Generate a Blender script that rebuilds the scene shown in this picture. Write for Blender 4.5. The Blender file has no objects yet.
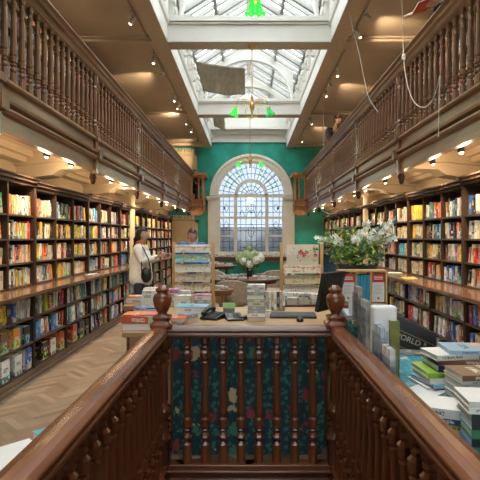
import bpy, math, random
from mathutils import Vector, Matrix, Euler
R = math.radians
rnd = random.Random(7)
SC = bpy.context.scene
COL = SC.collection
# ---------------------------------------------------------------- camera, sky, exposure
cam_d = bpy.data.cameras.new('camera'); cam = bpy.data.objects.new('camera', cam_d); COL.objects.link(cam)
cam.location = (0, 0, 1.5); cam.rotation_euler = (R(90), 0, 0)
cam_d.sensor_width = 36; cam_d.lens = 36; cam_d.shift_x = -9/480; cam_d.shift_y = -3/480
cam_d.clip_start = .05; cam_d.clip_end = 200
SC.camera = cam
SC.view_settings.view_transform = 'Standard'; SC.view_settings.look = 'None'
SC.view_settings.exposure = 0.70; SC.view_settings.gamma = 1; SC.view_settings.use_curve_mapping = False
W = bpy.data.worlds.new('overcast_sky'); SC.world = W; W.use_nodes = True
wb = W.node_tree.nodes['Background']; wb.inputs[0].default_value = (.93, .97, 1, 1); wb.inputs[1].default_value = 5.2
def portal(loc, rot, sx, sy):
    l = bpy.data.lights.new('sky_portal', 'AREA'); l.shape = 'RECTANGLE'; l.size = sx; l.size_y = sy
    l.cycles.is_portal = True
    o = bpy.data.objects.new('sky_portal', l); COL.objects.link(o); o.location = loc; o.rotation_euler = rot
portal((0, 7.3, 7.3), (0, 0, 0), 3.0, 21.8)
portal((0, -3.4, 1.6), (R(-90), 0, 0), 3.2, 1.9)
portal((.08, 18.9, 2.8), (R(90), 0, 0), 3.0, 4)
SPOT_WARM = (1, .76, .48)
E_TRACK, E_SHELF, E_SPILL = 85, 45, 4

# ---------------------------------------------------------------- materials
MATS = {}
def newmat(name):
    m = bpy.data.materials.new(name); m.use_nodes = True
    return m, m.node_tree.nodes, m.node_tree.links, m.node_tree.nodes['Principled BSDF']
def S(n, k, v): n.inputs[k].default_value = v
def c4(c): return (c[0], c[1], c[2], 1)
def plain(name, col, rough=.6, metal=0, vary=.12, scale=9, spec=.5, bump=0, col2=None, stretch=(1, 1, 1), coat=0):
    if name in MATS: return MATS[name]
    m, N, L, b = newmat(name)
    tc = N.new('ShaderNodeTexCoord'); mp = N.new('ShaderNodeMapping'); S(mp, 'Scale', stretch)
    nz = N.new('ShaderNodeTexNoise'); S(nz, 'Scale', scale); S(nz, 'Detail', 5)
    L.new(tc.outputs['Object'], mp.inputs[0]); L.new(mp.outputs[0], nz.inputs['Vector'])
    rp = N.new('ShaderNodeValToRGB'); rp.color_ramp.elements[0].position = .3; rp.color_ramp.elements[1].position = .7
    a = [max(0, x*(1-vary)) for x in col]; z = col2 or [min(1, x*(1+vary)) for x in col]
    rp.color_ramp.elements[0].color = c4(a); rp.color_ramp.elements[1].color = c4(z)
    L.new(nz.outputs[0], rp.inputs[0]); L.new(rp.outputs[0], b.inputs['Base Color'])
    S(b, 'Roughness', rough); S(b, 'Metallic', metal); S(b, 'Specular IOR Level', spec)
    if coat: S(b, 'Coat Weight', coat); S(b, 'Coat Roughness', .15)
    if bump:
        bp = N.new('ShaderNodeBump'); S(bp, 'Strength', bump); S(bp, 'Distance', .01)
        L.new(nz.outputs[0], bp.inputs['Height']); L.new(bp.outputs[0], b.inputs['Normal'])
    MATS[name] = m; return m
def wood(name, col, col2, rough=.4, axis=1, coat=0, scale=14):
    st = [6, 6, 6]; st[axis] = .6
    return plain(name, col, rough, col2=col2, scale=scale/6, stretch=st, coat=coat, vary=.0, bump=.08)
M_gal = wood('gallery_wood', (.15, .078, .036), (.33, .18, .092), .36)
M_galv = wood('gallery_baluster_wood', (.085, .038, .018), (.27, .135, .068), .27, axis=2)
M_orange = wood('honey_wood', (.30, .115, .03), (.46, .19, .055), .4, axis=2)
M_mah = wood('mahogany', (.085, .024, .008), (.23, .070, .023), .27, axis=1, coat=.12)
M_mahv = wood('mahogany_upright', (.060, .018, .007), (.19, .060, .022), .25, axis=2, coat=.2)
M_mahx = wood('mahogany_cross', (.085, .026, .010), (.18, .06, .024), .3, axis=0, coat=.3)
M_case = wood('bookcase_wood', (.026, .012, .007), (.055, .027, .015), .75, axis=2); M_case.node_tree.nodes['Principled BSDF'].inputs['Specular IOR Level'].default_value = .25
M_caseh = wood('bookcase_shelf_wood', (.040, .020, .011), (.10, .05, .026), .4, axis=1)
M_work = wood('worktop_wood', (.10, .045, .022), (.22, .11, .055), .25, axis=1, coat=.4)
M_plinth = wood('plinth_wood', (.12, .07, .04), (.24, .15, .09), .5, axis=1)
M_oak = wood('oak', (.36, .21, .09), (.52, .32, .15), .45, axis=0)
M_pine = wood('pine', (.55, .32, .11), (.72, .46, .18), .45, axis=2)
M_dtab = wood('dark_table_wood', (.07, .03, .018), (.15, .07, .04), .3, axis=0)
M_mtab = wood('brown_table_wood', (.22, .10, .04), (.36, .18, .08), .35, axis=0)
M_white = plain('white_paint', (.62, .61, .56), .45, vary=.04, scale=3)
M_cream = plain('cream_plaster', (.60, .47, .31), .75, vary=.06, scale=2)
M_beige = plain('beige_ceiling', (.42, .34, .25), .8, vary=.10, scale=.8)
M_stone = plain('window_surround', (.70, .65, .55), .5, vary=.05, scale=3)
M_door = plain('door_cream', (.56, .44, .28), .5, vary=.05, scale=3)
M_teal = plain('teal_paint', (.006, .24, .19), .45, vary=.3, scale=1.3, col2=(.012, .40, .31), bump=.05)
M_brass = plain('brass', (.62, .42, .16), .3, metal=.9, vary=.1)
M_black = plain('black_plastic', (.015, .015, .017), .4, vary=.1)
M_dark = plain('dark_metal', (.03, .03, .03), .5, vary=.1)
M_dgrey = plain('grey_plastic', (.16, .17, .18), .45)
M_lgrey = plain('pale_plastic', (.55, .56, .57), .4, vary=.04)
M_wht = plain('white_card', (.78, .79, .80), .5, vary=.03)
M_rope = plain('pale_rope', (.55, .50, .42), .8)
M_khaki = plain('khaki_canvas', (.22, .19, .13), .9, vary=.18, scale=3, stretch=(4, 4, .5))
M_wick = plain('wicker', (.42, .33, .24), .7, vary=.5, scale=60)
M_page = plain('paper_pages', (.72, .68, .60), .85, vary=.06, scale=120, stretch=(.1, .1, 4))
M_out = plain('outside_brick', (.10, .11, .13), .8, vary=.3, scale=5)
M_steel = plain('spot_casing', (.45, .42, .38), .35, metal=.5)
def emis(name, col, st):
    m, N, L, b = newmat(name); S(b, 'Base Color', c4(col)); S(b, 'Emission Color', c4(col)); S(b, 'Emission Strength', st); return m
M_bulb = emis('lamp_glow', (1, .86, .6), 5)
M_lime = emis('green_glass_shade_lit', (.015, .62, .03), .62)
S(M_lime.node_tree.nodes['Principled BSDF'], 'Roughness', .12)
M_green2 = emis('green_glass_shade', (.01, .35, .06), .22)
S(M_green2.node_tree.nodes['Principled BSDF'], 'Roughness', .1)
def glassy(name, tint, gl=.06, rough=.02, diff=0, dcol=(.8, .85, .9)):
    m = bpy.data.materials.new(name); m.use_nodes = True; N = m.node_tree.nodes; L = m.node_tree.links
    N.remove(N['Principled BSDF']); out = N['Material Output']
    t = N.new('ShaderNodeBsdfTransparent'); S(t, 0, c4(tint)); g = N.new('ShaderNodeBsdfGlossy'); S(g, 'Roughness', rough)
    mx = N.new('ShaderNodeMixShader'); S(mx, 0, gl); L.new(t.outputs[0], mx.inputs[1]); L.new(g.outputs[0], mx.inputs[2])
    last = mx
    if diff:
        d = N.new('ShaderNodeBsdfTranslucent'); S(d, 0, c4(dcol)); m2 = N.new('ShaderNodeMixShader'); S(m2, 0, diff)
        L.new(mx.outputs[0], m2.inputs[1]); L.new(d.outputs[0], m2.inputs[2]); last = m2
    L.new(last.outputs[0], out.inputs[0]); return m
M_glass = glassy('skylight_glass', (.96, .97, .97), .04)
M_pane = glassy('leaded_glass', (.085, .10, .118), .08, .1, .03, (.8, .88, 1))
M_acryl = glassy('clear_acrylic', (.86, .90, .92), .16, .05, .06)
M_jade = glassy('green_plate_glass', (.35, .62, .55), .2, .05, .2, (.3, .7, .6))

PAL = {'w': (.74, .73, .69), 'c': (.70, .58, .38), 'k': (.022, .022, .026), 'r': (.55, .035, .025), 'o': (.75, .20, .035),
       'y': (.80, .56, .05), 'b': (.04, .16, .46), 'n': (.02, .035, .12), 't': (.05, .36, .42), 'g': (.04, .20, .09),
       'e': (.30, .31, .32), 'u': (.20, .10, .05), 'l': (.40, .58, .05), 'p': (.62, .22, .34), 's': (.32, .52, .70), 'm': (.26, .03, .06)}
CNAME = {'w': 'white', 'c': 'cream', 'k': 'black', 'r': 'red', 'o': 'orange', 'y': 'yellow', 'b': 'blue', 'n': 'navy', 't': 'teal',
         'g': 'dark green', 'e': 'grey', 'u': 'brown', 'l': 'lime green', 'p': 'pink', 's': 'pale blue', 'm': 'maroon'}
def bookmats(k):
    """spine and cover materials: title lettering blocks and bands laid out in UV, different per book"""
    if ('S', k) in MATS: return MATS[('S', k)], MATS[('C', k)]
    col = PAL[k]; lum = sum(col)/3; ink = (.03, .03, .04) if lum > .33 else (.78, .72, .58)
    res = []
    for kind in 'SC':
        m, N, L, b = newmat({'S': 'book_spine_', 'C': 'book_cover_'}[kind] + CNAME[k].replace(' ', '_'))
        S(b, 'Roughness', .38)
        uv = N.new('ShaderNodeUVMap'); uv.uv_map = 'UVMap'
        fl = N.new('ShaderNodeVectorMath'); fl.operation = 'FLOOR'; fr = N.new('ShaderNodeVectorMath'); fr.operation = 'FRACTION'
        L.new(uv.outputs[0], fl.inputs[0]); L.new(uv.outputs[0], fr.inputs[0])
        wn = N.new('ShaderNodeTexWhiteNoise'); wn.noise_dimensions = '2D'; L.new(fl.outputs[0], wn.inputs['Vector'])
        sp = N.new('ShaderNodeSeparateXYZ'); L.new(fr.outputs[0], sp.inputs[0])
        sc = N.new('ShaderNodeSeparateColor'); L.new(wn.outputs['Color'], sc.inputs[0])
        def mth(op, a, bb, c=None):
            n = N.new('ShaderNodeMath'); n.operation = op
            for i, x in enumerate([a, bb, c]):
                if x is None: continue
                if hasattr(x, 'links') or hasattr(x, 'is_linked'): L.new(x, n.inputs[i])
                else: n.inputs[i].default_value = x
            return n.outputs[0]
        U, V = sp.outputs[0], sp.outputs[1]
        h1, h2, h3 = sc.outputs[0], sc.outputs[1], sc.outputs[2]
        nz = N.new('ShaderNodeTexNoise'); mp = N.new('ShaderNodeMapping')
        S(mp, 'Scale', (5, 40, 1) if kind == 'S' else (22, 9, 1)); L.new(uv.outputs[0], mp.inputs[0]); L.new(mp.outputs[0], nz.inputs['Vector']); S(nz, 'Scale', 1.0)
        ctr = mth('MULTIPLY_ADD', h1, .3, .42)
        inv = mth('LESS_THAN', mth('ABSOLUTE', mth('SUBTRACT', V, ctr), 0), mth('MULTIPLY_ADD', h2, .12, .1) if kind == 'S' else mth('MULTIPLY_ADD', h2, .05, .05))
        inu = mth('LESS_THAN', mth('ABSOLUTE', mth('SUBTRACT', U, .5), 0), .26 if kind == 'S' else .3)
        txt = mth('MULTIPLY', mth('MULTIPLY', inv, inu), mth('GREATER_THAN', nz.outputs[0], .5))
        band = mth('MULTIPLY', mth('LESS_THAN', V, mth('MULTIPLY_ADD', h3, .25, .05)), mth('GREATER_THAN', h2, .6))
        hs = N.new('ShaderNodeHueSaturation'); S(hs, 'Color', c4(col))
        L.new(mth('MULTIPLY_ADD', h2, .05, .475), hs.inputs['Hue']); L.new(mth('MULTIPLY_ADD', h3, .5, .72), hs.inputs['Value'])
        m1 = N.new('ShaderNodeMix'); m1.data_type = 'RGBA'; L.new(band, m1.inputs[0]); L.new(hs.outputs[0], m1.inputs[6]); m1.inputs[7].default_value = c4([x*.35+.2 for x in ink])
        m2 = N.new('ShaderNodeMix'); m2.data_type = 'RGBA'; L.new(txt, m2.inputs[0]); L.new(m1.outputs[2], m2.inputs[6]); m2.inputs[7].default_value = c4(ink)
        last = m2.outputs[2]
        if kind == 'C':
            n2 = N.new('ShaderNodeTexNoise'); S(n2, 'Scale', 3.2); S(n2, 'Detail', 1); L.new(uv.outputs[0], n2.inputs['Vector'])
            pic = mth('MULTIPLY', mth('GREATER_THAN', n2.outputs[0], .54), mth('LESS_THAN', V, .45))
            m3 = N.new('ShaderNodeMix'); m3.data_type = 'RGBA'; L.new(pic, m3.inputs[0]); L.new(last, m3.inputs[6])
            L.new(wn.outputs['Color'], m3.inputs[7]); last = m3.outputs[2]
        L.new(last, b.inputs['Base Color']); res.append(m)
    MATS[('S', k)], MATS[('C', k)] = res
    return res

# ---------------------------------------------------------------- mesh helpers
class MB:
    def __init__(s): s.v = []; s.f = []; s.mi = []; s.uv = []; s.sm = []
    def face(s, pts, m=0, uv=None, smooth=False):
        i = len(s.v); s.v += [tuple(p) for p in pts]; s.f.append(tuple(range(i, i+len(pts)))); s.mi.append(m)
        s.uv.append(uv or [(0, 0)]*len(pts)); s.sm.append(smooth)
    def grid(s, rows, m=0, close=False, smooth=True):
        i0 = len(s.v); n = len(rows[0])
        for r in rows: s.v += [tuple(p) for p in r]
        for a in range(len(rows)-1):
            for b in range(n if close else n-1):
                b2 = (b+1) % n
                s.f.append((i0+a*n+b, i0+a*n+b2, i0+(a+1)*n+b2, i0+(a+1)*n+b)); s.mi.append(m)
                s.uv.append([(b/n, a/len(rows)), ((b+1)/n, a/len(rows)), ((b+1)/n, (a+1)/len(rows)), (b/n, (a+1)/len(rows))]); s.sm.append(smooth)
    def box(s, x0, x1, y0, y1, z0, z1, m=0, M=None):
        if x0 > x1: x0, x1 = x1, x0
        if y0 > y1: y0, y1 = y1, y0
        p = [(x0, y0, z0), (x1, y0, z0), (x1, y1, z0), (x0, y1, z0), (x0, y0, z1), (x1, y0, z1), (x1, y1, z1), (x0, y1, z1)]
        if M: p = [tuple(M @ Vector(q)) for q in p]
        i = len(s.v); s.v += p
        for q in ((0, 3, 2, 1), (4, 5, 6, 7), (0, 1, 5, 4), (1, 2, 6, 5), (2, 3, 7, 6), (3, 0, 4, 7)):
            s.f.append(tuple(i+k for k in q)); s.mi.append(m); s.uv.append([(0, 0), (1, 0), (1, 1), (0, 1)]); s.sm.append(False)
        return s
    def prism(s, prof, y0, y1, m=0, axis='y', smooth=False):
        """closed profile [(a,b)] extruded; axis y: (x,z) profile; axis x: (y,z); axis z: (x,y)"""
        def P(a, b, t): return {'y': (a, t, b), 'x': (t, a, b), 'z': (a, b, t)}[axis]
        A = [P(a, b, y0) for a, b in prof]; B = [P(a, b, y1) for a, b in prof]
        s.grid([A, B], m, close=True, smooth=smooth); s.face(A[::-1], m); s.face(B, m); return s
    def lathe(s, prof, cx=0, cy=0, n=16, m=0, M=None, smooth=True, sq=0):
        rows = []
        for q in prof:
            r, z = q[0], q[1]; k = q[2] if len(q) > 2 else sq
            row = []
            for i in range(n):
                a = 2*math.pi*(i+.5)/n; c, d = math.cos(a), math.sin(a)
                f = 1 + k*(1/max(abs(c), abs(d)) - 1)
                p = Vector((cx+r*f*c, cy+r*f*d, z)); row.append(M @ p if M else p)
            rows.append(row)
        s.grid(rows, m, close=True, smooth=smooth)
        s.face(rows[0][::-1], m); s.face(rows[-1], m); return s
    def tube(s, pts, r, n=6, m=0, caps=True):
        pts = [Vector(p) for p in pts]; rows = []
        for i, p in enumerate(pts):
            t = (pts[min(i+1, len(pts)-1)] - pts[max(i-1, 0)])
            t = t.normalized() if t.length > 1e-9 else Vector((0, 0, 1))
            u = t.cross(Vector((0, 0, 1)));
            if u.length < .1: u = t.cross(Vector((0, 1, 0)))
            u.normalize(); w = t.cross(u); rr = r[i] if isinstance(r, (list, tuple)) else r
            rows.append([p + u*rr*math.cos(2*math.pi*k/n) + w*rr*math.sin(2*math.pi*k/n) for k in range(n)])
        s.grid(rows, m, close=True)
        if caps: s.face(rows[0][::-1], m); s.face(rows[-1], m)
        return s
    def ball(s, c, r, n=10, m=0, M=None):
        r = r if isinstance(r, (list, tuple)) else (r, r, r); rows = []
        for a in range(1, n):
            t = math.pi*a/n
            row = [Vector((r[0]*math.sin(t)*math.cos(2*math.pi*k/n), r[1]*math.sin(t)*math.sin(2*math.pi*k/n), -r[2]*math.cos(t))) for k in range(n)]
            row = [(M @ p if M else p) + Vector(c) for p in row]; rows.append(row)
        s.grid(rows, m, close=True); s.face(rows[0][::-1], m, smooth=True); s.face(rows[-1], m, smooth=True); return s
    def book(s, h, th, d, k, M=None, face=False, mo=0, hard=True):
        """book standing on z=0; spine faces +x at x=0, thickness along y, body toward -x. slots mo..mo+2: spine, cover, pages"""
        t = .0025; q = .004 if hard else .001; ov = rnd.randrange(1, 90), rnd.randrange(1, 90)
        X = lambda p: (M @ Vector(p)) if M else p
        def F(ps, m, uv=None): s.face([X(p) for p in ps], mo+m, [(a+ov[0], b+ov[1]) for a, b in (uv or [(0, 0)]*4)])
        e = .002; U = [(e, e), (1-e, e), (1-e, 1-e), (e, 1-e)]; y = th/2
        F([(0, -y, 0), (0, y, 0), (0, y, h), (0, -y, h)], 0, U)
        F([(-d, -y, 0), (0, -y, 0), (0, -y, h), (-d, -y, h)], 1, U)
        F([(0, y, 0), (-d, y, 0), (-d, y, h), (0, y, h)], 1, U)
        for sg in (-1, 1):
            a, b = (-y, -y+t) if sg < 0 else (y-t, y)
            F([(0, a, h), (0, b, h), (-d, b, h), (-d, a, h)], 1, [(e, e)]*4); F([(-d, a, 0), (-d, b, 0), (0, b, 0), (0, a, 0)], 1, [(e, e)]*4)
            F([(-d, b, 0), (-d, a, 0), (-d, a, h), (-d, b, h)], 1, [(e, e)]*4)
            yy = b if sg < 0 else a
            F([(0, yy, 0), (-d, yy, 0), (-d, yy, h), (0, yy, h)], 1, [(e, e)]*4)
        F([(0, -y+t, h), (0, y-t, h), (-t, y-t, h), (-t, -y+t, h)], 0, [(e, e)]*4)
        a, b = -y+t, y-t; x0, x1, z0, z1 = -d+q, -t, q, h-q
        F([(x0, a, z1), (x1, a, z1), (x1, b, z1), (x0, b, z1)], 2); F([(x0, a, z0), (x0, b, z0), (x1, b, z0), (x1, a, z0)], 2)
        F([(x0, b, z0), (x0, a, z0), (x0, a, z1), (x0, b, z1)], 2)
        return s
    def build(s, name, mats, parent=None, bevel=0, loc=None, merge=False):
        me = bpy.data.meshes.new(name); me.from_pydata(s.v, [], s.f)
        for m in (mats if isinstance(mats, (list, tuple)) else [mats]): me.materials.append(m)
        me.polygons.foreach_set('material_index', s.mi); me.polygons.foreach_set('use_smooth', s.sm)
        uvl = me.uv_layers.new(name='UVMap'); flat = []
        for u in s.uv:
            for a in u: flat += [a[0], a[1]]
        uvl.data.foreach_set('uv', flat); me.update()
        o = bpy.data.objects.new(name, me); COL.objects.link(o)
        if loc: o.location = loc
        if parent: o.parent = parent
        if bevel:
            b = o.modifiers.new('bevel', 'BEVEL'); b.width = bevel; b.segments = 2; b.limit_method = 'ANGLE'
        return o
def tag(o, label=None, cat=None, group=None, kind=None):
    if label: o['label'] = label
    if cat: o['category'] = cat
    if group: o['group'] = group
    if kind: o['kind'] = kind
    return o
def empty(name, loc, label, cat, group=None, rz=0):
    o = bpy.data.objects.new(name, None); COL.objects.link(o); o.location = loc; o.rotation_euler.z = rz
    o.empty_display_size = .1
    return tag(o, label, cat, group)
def struct(name, mb, mats, parent=None, bevel=0):
    o = mb.build(name, mats, parent, bevel); o['kind'] = 'structure'; return o
def at(px, py, Y): return ((px-249)*Y/480, 1.5-(py-237)*Y/480)
def copy_tree(o, parent=None):
    c = o.copy(); COL.objects.link(c); c.parent = parent
    for ch in list(o.children): copy_tree(ch, c)
    return c
ORD = ['first', 'second', 'third', 'fourth', 'fifth', 'sixth', 'seventh', 'eighth', 'ninth', 'tenth', 'eleventh', 'twelfth', 'thirteenth',
       'fourteenth', 'fifteenth', 'sixteenth', 'seventeenth', 'eighteenth', 'nineteenth', 'twentieth', 'twenty-first', 'twenty-second', 'twenty-third', 'twenty-fourth',
       'twenty-fifth', 'twenty-sixth', 'twenty-seventh', 'twenty-eighth', 'twenty-ninth', 'thirtieth'] + ['%dth' % i for i in range(31, 80)]
# ================================================================ SETTING
YB, YF = 18.4, -3.5          # end wall, street wall behind the camera
WL, WR = -3.1, 3.1
# floor: herringbone blocks
FL = [plain('floor_block_%s' % n, c, .42, vary=.16, scale=5, stretch=(1, 1, 1)) for n, c in
      (('a', (.19, .132, .090)), ('b', (.225, .162, .112)), ('c', (.14, .094, .062)), ('d', (.28, .205, .145)), ('e', (.195, .128, .080)))]
f = MB(); w_, n_ = .062, 5; c45 = math.cos(R(45)); fr = random.Random(3)
f.box(WL, -.62, YF, YB, -.1, -.002, 2); f.box(.62, WR, YF, YB, -.1, -.002, 2); f.box(-.62, .62, 3.24, YB, -.1, -.002, 2); f.box(-.62, .62, YF, .45, -.1, -.002, 2)
def plank(x0, y0, x1, y1):
    g = .001
    ps = [(x0+g, y0+g), (x1-g, y0+g), (x1-g, y1-g), (x0+g, y1-g)]
    ps = [((a-b)*c45*w_/1, (a+b)*c45*w_/1) for a, b in [(p[0], p[1]) for p in ps]]
    cx = sum(p[0] for p in ps)/4; cy = sum(p[1] for p in ps)/4
    if WL+.1 < cx < WR-.1 and .4 < cy < YB-.2 and not (abs(cx) < .63 and cy < 3.28): f.face([(p[0], p[1], 0) for p in ps], fr.choice([0, 0, 1, 1, 2, 3, 4]))
for k in range(-100, 520):
    for j in range(-70, 70):
        x = k + 2*n_*j
        if abs((x-k)*c45*w_) > 40: continue
        if not (WL-1 < (x-k)*c45*w_ < WR+1): continue
        plank(x, k, x+n_, k+1); plank(x+n_, k-n_+1, x+n_+1, k+1)
struct('floor', f, FL)
# stairwell shaft and the flight going down
w = MB(); w.box(-.66, -.62, .4, 3.28, -2.6, -.01); w.box(.62, .66, .4, 3.28, -2.6, -.01); w.box(-.66, .66, 3.24, 3.28, -2.6, -.1); w.box(-.66, .66, .4, .45, -2.6, -.1); w.box(-.66, .66, .4, 3.28, -2.65, -2.6)
struct('wall_stairwell', w, M_case)
w = MB()
for i in range(12): w.box(-.62, .62, .45+.22*i, .45+.22*(i+1)+.03, -.19*(i+1)-.19, -.19*(i+1))
struct('trim_0', w, M_dtab)
# side walls, street wall with wide shop window, end wall with arch
struct('wall_left', MB().box(WL-.2, WL, YF, YB+.2, 0, 5.2), M_cream)
struct('wall_right', MB().box(WR, WR+.2, YF, YB+.2, 0, 5.2), M_cream)
w = MB(); w.box(WL, WR, YF-.2, YF, 2.5, 5.6); w.box(WL, -1.6, YF-.2, YF, 0, 2.5); w.box(1.6, WR, YF-.2, YF, 0, 2.5); w.box(-1.6, 1.6, YF-.2, YF, 0, .7)
struct('wall_front', w, M_cream)
w = MB(); w.box(-1.6, 1.6, YF-.14, YF-.04, .7, .8); w.box(-1.6, 1.6, YF-.14, YF-.04, 2.4, 2.5)
for x in (-1.6, -.8, -.05, .75, 1.5): w.box(x, x+.1, YF-.14, YF-.04, .7, 2.5)
wf = struct('window_3', w, M_case)
struct('pane', MB().box(-1.58, 1.58, YF-.1, YF-.095, .72, 2.48), M_glass, wf)
CX, HW, ZS, ZB = .085, 1.31, 3.08, .86      # arched window: centre, half width, springing, sill
w = MB()
def arc(cx, cz, r, n=32, a0=0, a1=180): return [(cx+r*math.cos(R(a0+(a1-a0)*i/n)), cz+r*math.sin(R(a0+(a1-a0)*i/n))) for i in range(n+1)]
w.box(WL, CX-HW, YB, YB+.25, 0, ZS); w.box(CX+HW, WR, YB, YB+.25, 0, ZS); w.box(CX-HW, CX+HW, YB, YB+.25, 0, ZB)
A = arc(CX, ZS, HW)
for i in range(32):
    (xa, za), (xb, zb) = A[i], A[i+1]
    for y in (YB, YB+.25): w.face([(xa, y, za), (xb, y, zb), (xb, y, 5.15), (xa, y, 5.15)])
    w.face([(xa, YB, za), (xb, YB, zb), (xb, YB+.25, zb), (xa, YB+.25, za)])
w.box(WL, CX-HW, YB, YB+.25, ZS, 5.15); w.box(CX+HW, WR, YB, YB+.25, ZS, 5.15)
struct('wall_back', w, M_teal)
# window surround: pilasters, arch ring, sill
def ring(mb, cx, cz, r0, r1, y0, y1, n=40, a0=0, a1=180, m=0):
    I = arc(cx, cz, r0, n, a0, a1); O = arc(cx, cz, r1, n, a0, a1)
    rows = [[(p[0], y, p[1]) for p in L_] for L_, y in ((I, y1), (I, y0), (O, y0), (O, y1), (I, y1))]
    mb.grid(rows, m, smooth=False)
    for i in (0, n): mb.face([rows[k][i] for k in range(4)], m)
w = MB()
ring(w, CX, ZS, HW-.06, HW+.17, YB-.12, YB+.1); ring(w, CX, ZS, HW+.17, HW+.27, YB-.17, YB+.0); ring(w, CX, ZS, HW-.0, HW+.05, YB-.15, YB-.1)
for s in (-1, 1):
    x0, x1 = sorted((CX+s*(HW-.06), CX+s*(HW+.34)))
    w.box(x0, x1, YB-.13, YB+.1, 0, ZS-.16)
    w.box(x0+.08, x1-.08, YB-.17, YB-.1, .3, ZS-.24)
    w.box(x0-.03, x1+.03, YB-.19, YB, ZS-.18, ZS-.10); w.box(x0-.05, x1+.05, YB-.22, YB, ZS-.10, ZS-.03)
w.box(CX-HW-.1, CX+HW+.1, YB-.28, YB+.05, ZB-.1, ZB-.02)
win = struct('window_1', w, M_stone)
w = MB(); B = .05
def vbar(x, z0, z1, t=.05): w.box(x-t, x+t, YB-.05, YB+.06, z0, z1)
def hbar(z, x0, x1, t=.04): w.box(x0, x1, YB-.06, YB+.06, z-t, z+t)
XM = .60
for s in (-1, 1): vbar(CX+s*XM, ZB, ZS, .06); vbar(CX+s*(HW-.08), ZB, ZS, .045)
hbar(ZS, CX-HW, CX+HW, .06); hbar(2.24, CX-HW, CX+HW); hbar(ZB+.03, CX-HW, CX+HW, .05)
for s in (-1, 1): hbar(1.54, CX+s*XM, CX+s*HW, .04)
ring(w, CX, ZS, .52, .64, YB-.06, YB+.05)
for a in (42, 138, 90):
    d = Vector((math.cos(R(a)), 0, math.sin(R(a)))); t = .012 if a == 90 else .02
    M = Matrix.Translation((CX, 0, ZS)) @ Matrix.Rotation(R(90-a), 4, 'Y')
    w.box(-t, t, YB-.04, YB+.04, .6, HW-.05, 0, M)
struct('window_frame', w, M_stone, win)
g = MB(); P_ = arc(CX, ZS, HW-.02)
for i in range(32):
    (xa, za), (xb, zb) = P_[i], P_[i+1]; g.face([(xa, YB+.03, ZS), (xb, YB+.03, ZS), (xb, YB+.03, zb), (xa, YB+.03, za)])
g.face([(CX-HW, YB+.03, ZB), (CX+HW, YB+.03, ZB), (CX+HW, YB+.03, ZS), (CX-HW, YB+.03, ZS)])
struct('pane', g, M_pane, win)
# lead lines and little stained green leaves
g = MB(); y = YB+.015
def lead(pts, r=.010): g.tube([(p[0], y, p[1]) for p in pts], r, 4, 0)
for x0, x1 in ((-HW, -XM), (-XM, XM), (XM, HW)):
    nx = 3 if x1-x0 < 1 else 6
    for i in range(1, nx): xx = CX+x0+(x1-x0)*i/nx; lead([(xx, ZB), (xx, ZS)])
    for zz in (1.1, 1.33, 1.75, 1.98, 2.45, 2.68, 2.88): lead([(CX+x0, zz), (CX+x1, zz)])
    xm = CX+(x0+x1)/2
    if nx == 3:
        for zc in (1.95, 2.62): lead([(xm-.1, zc), (xm, zc+.16), (xm+.1, zc), (xm, zc-.16), (xm-.1, zc)])
    else:
        for rr in (.1, .17): lead(arc(xm, 2.6, rr, 16, 0, 360))
        for s in (-1, 1): lead([(xm+s*.05*k, 2.4+.13*math.sin(k*1.1)) for k in range(10)])
        lead([(xm+.11*math.cos(t*.5), 1.75+.25*math.sin(t*.5)) for t in range(14)])
for rr in (.22, .38): lead(arc(CX, ZS, rr, 16))
for rr in (.86, 1.08): lead(arc(CX, ZS, rr, 28))
for i in range(1, 8): a = R(i*22.5); lead([(CX, ZS), (CX+.52*math.cos(a), ZS+.52*math.sin(a))])
for i in range(1, 18):
    a = R(i*10); lead([(CX+.64*math.cos(a), ZS+.64*math.sin(a)), (CX+1.27*math.cos(a), ZS+1.27*math.sin(a))])
for x, z in ((-1.02, 2.6), (1.02, 2.6)): g.box(CX+x-.035, CX+x+.035, y-.01, y, z-.045, z+.045, 2)
for a in (22, 30, 57, 66, 114, 123, 150, 158):
    for rr in (.88, 1.02, ):
        x, z = CX+rr*math.cos(R(a)), ZS+rr*math.sin(R(a)); g.face([(x-.04, y, z), (x, y, z-.045), (x+.045, y, z), (x, y, z+.05)], 1)
struct('leading', g, [M_dark, glassy('stained_green', (.1, .65, .15), .1, .1, .5, (.1, .7, .15)), plain('stained_blue', (.02, .12, .25), .4)], win)
o = MB().box(-6, 6, 20.6, 20.9, 0, 1.86).box(-6, 6, 20.5, 21, 1.86, 1.93).build('garden_wall', M_out)
tag(o, 'dark grey wall outside, seen through the lower panes of the arched window', 'wall')
# doors on the end wall
def door(n, x0, x1, z0, z1):
    w = MB(); w.box(x0, x1, YB-.05, YB-.01, z0, z1)
    xm = (x0+x1)/2
    o = struct('door_%d' % n, w, M_door)
    w = MB()
    for (a, b) in ((x0+.1, xm-.04), (xm+.04, x1-.1)):
        for (c, d) in ((z0+.2, z0+.85), (z0+1.0, z1-.15)):
            w.box(a, b, YB-.065, YB-.04, c, d); w.box(a+.05, b-.05, YB-.075, YB-.06, c+.05, d-.05)
    struct('door_panel', w, M_door, o, .008)
    w = MB(); w.box(x0-.1, x0, YB-.09, YB, z0, z1+.1); w.box(x1, x1+.1, YB-.09, YB, z0, z1+.1); w.box(x0-.1, x1+.1, YB-.09, YB, z1, z1+.1)
    struct('door_frame', w, M_door, o)
    struct('door_handle', MB().ball((x0+.09, YB-.11, z0+1.02), .03).tube([(x0+.09, YB-.1, z0+1.02), (x0+.09, YB-.03, z0+1.02)], .01), M_brass, o)
door(1, -2.94, -2.05, 0, 2.03); door(2, -2.94, -2.08, 2.73, 4.62)
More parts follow.
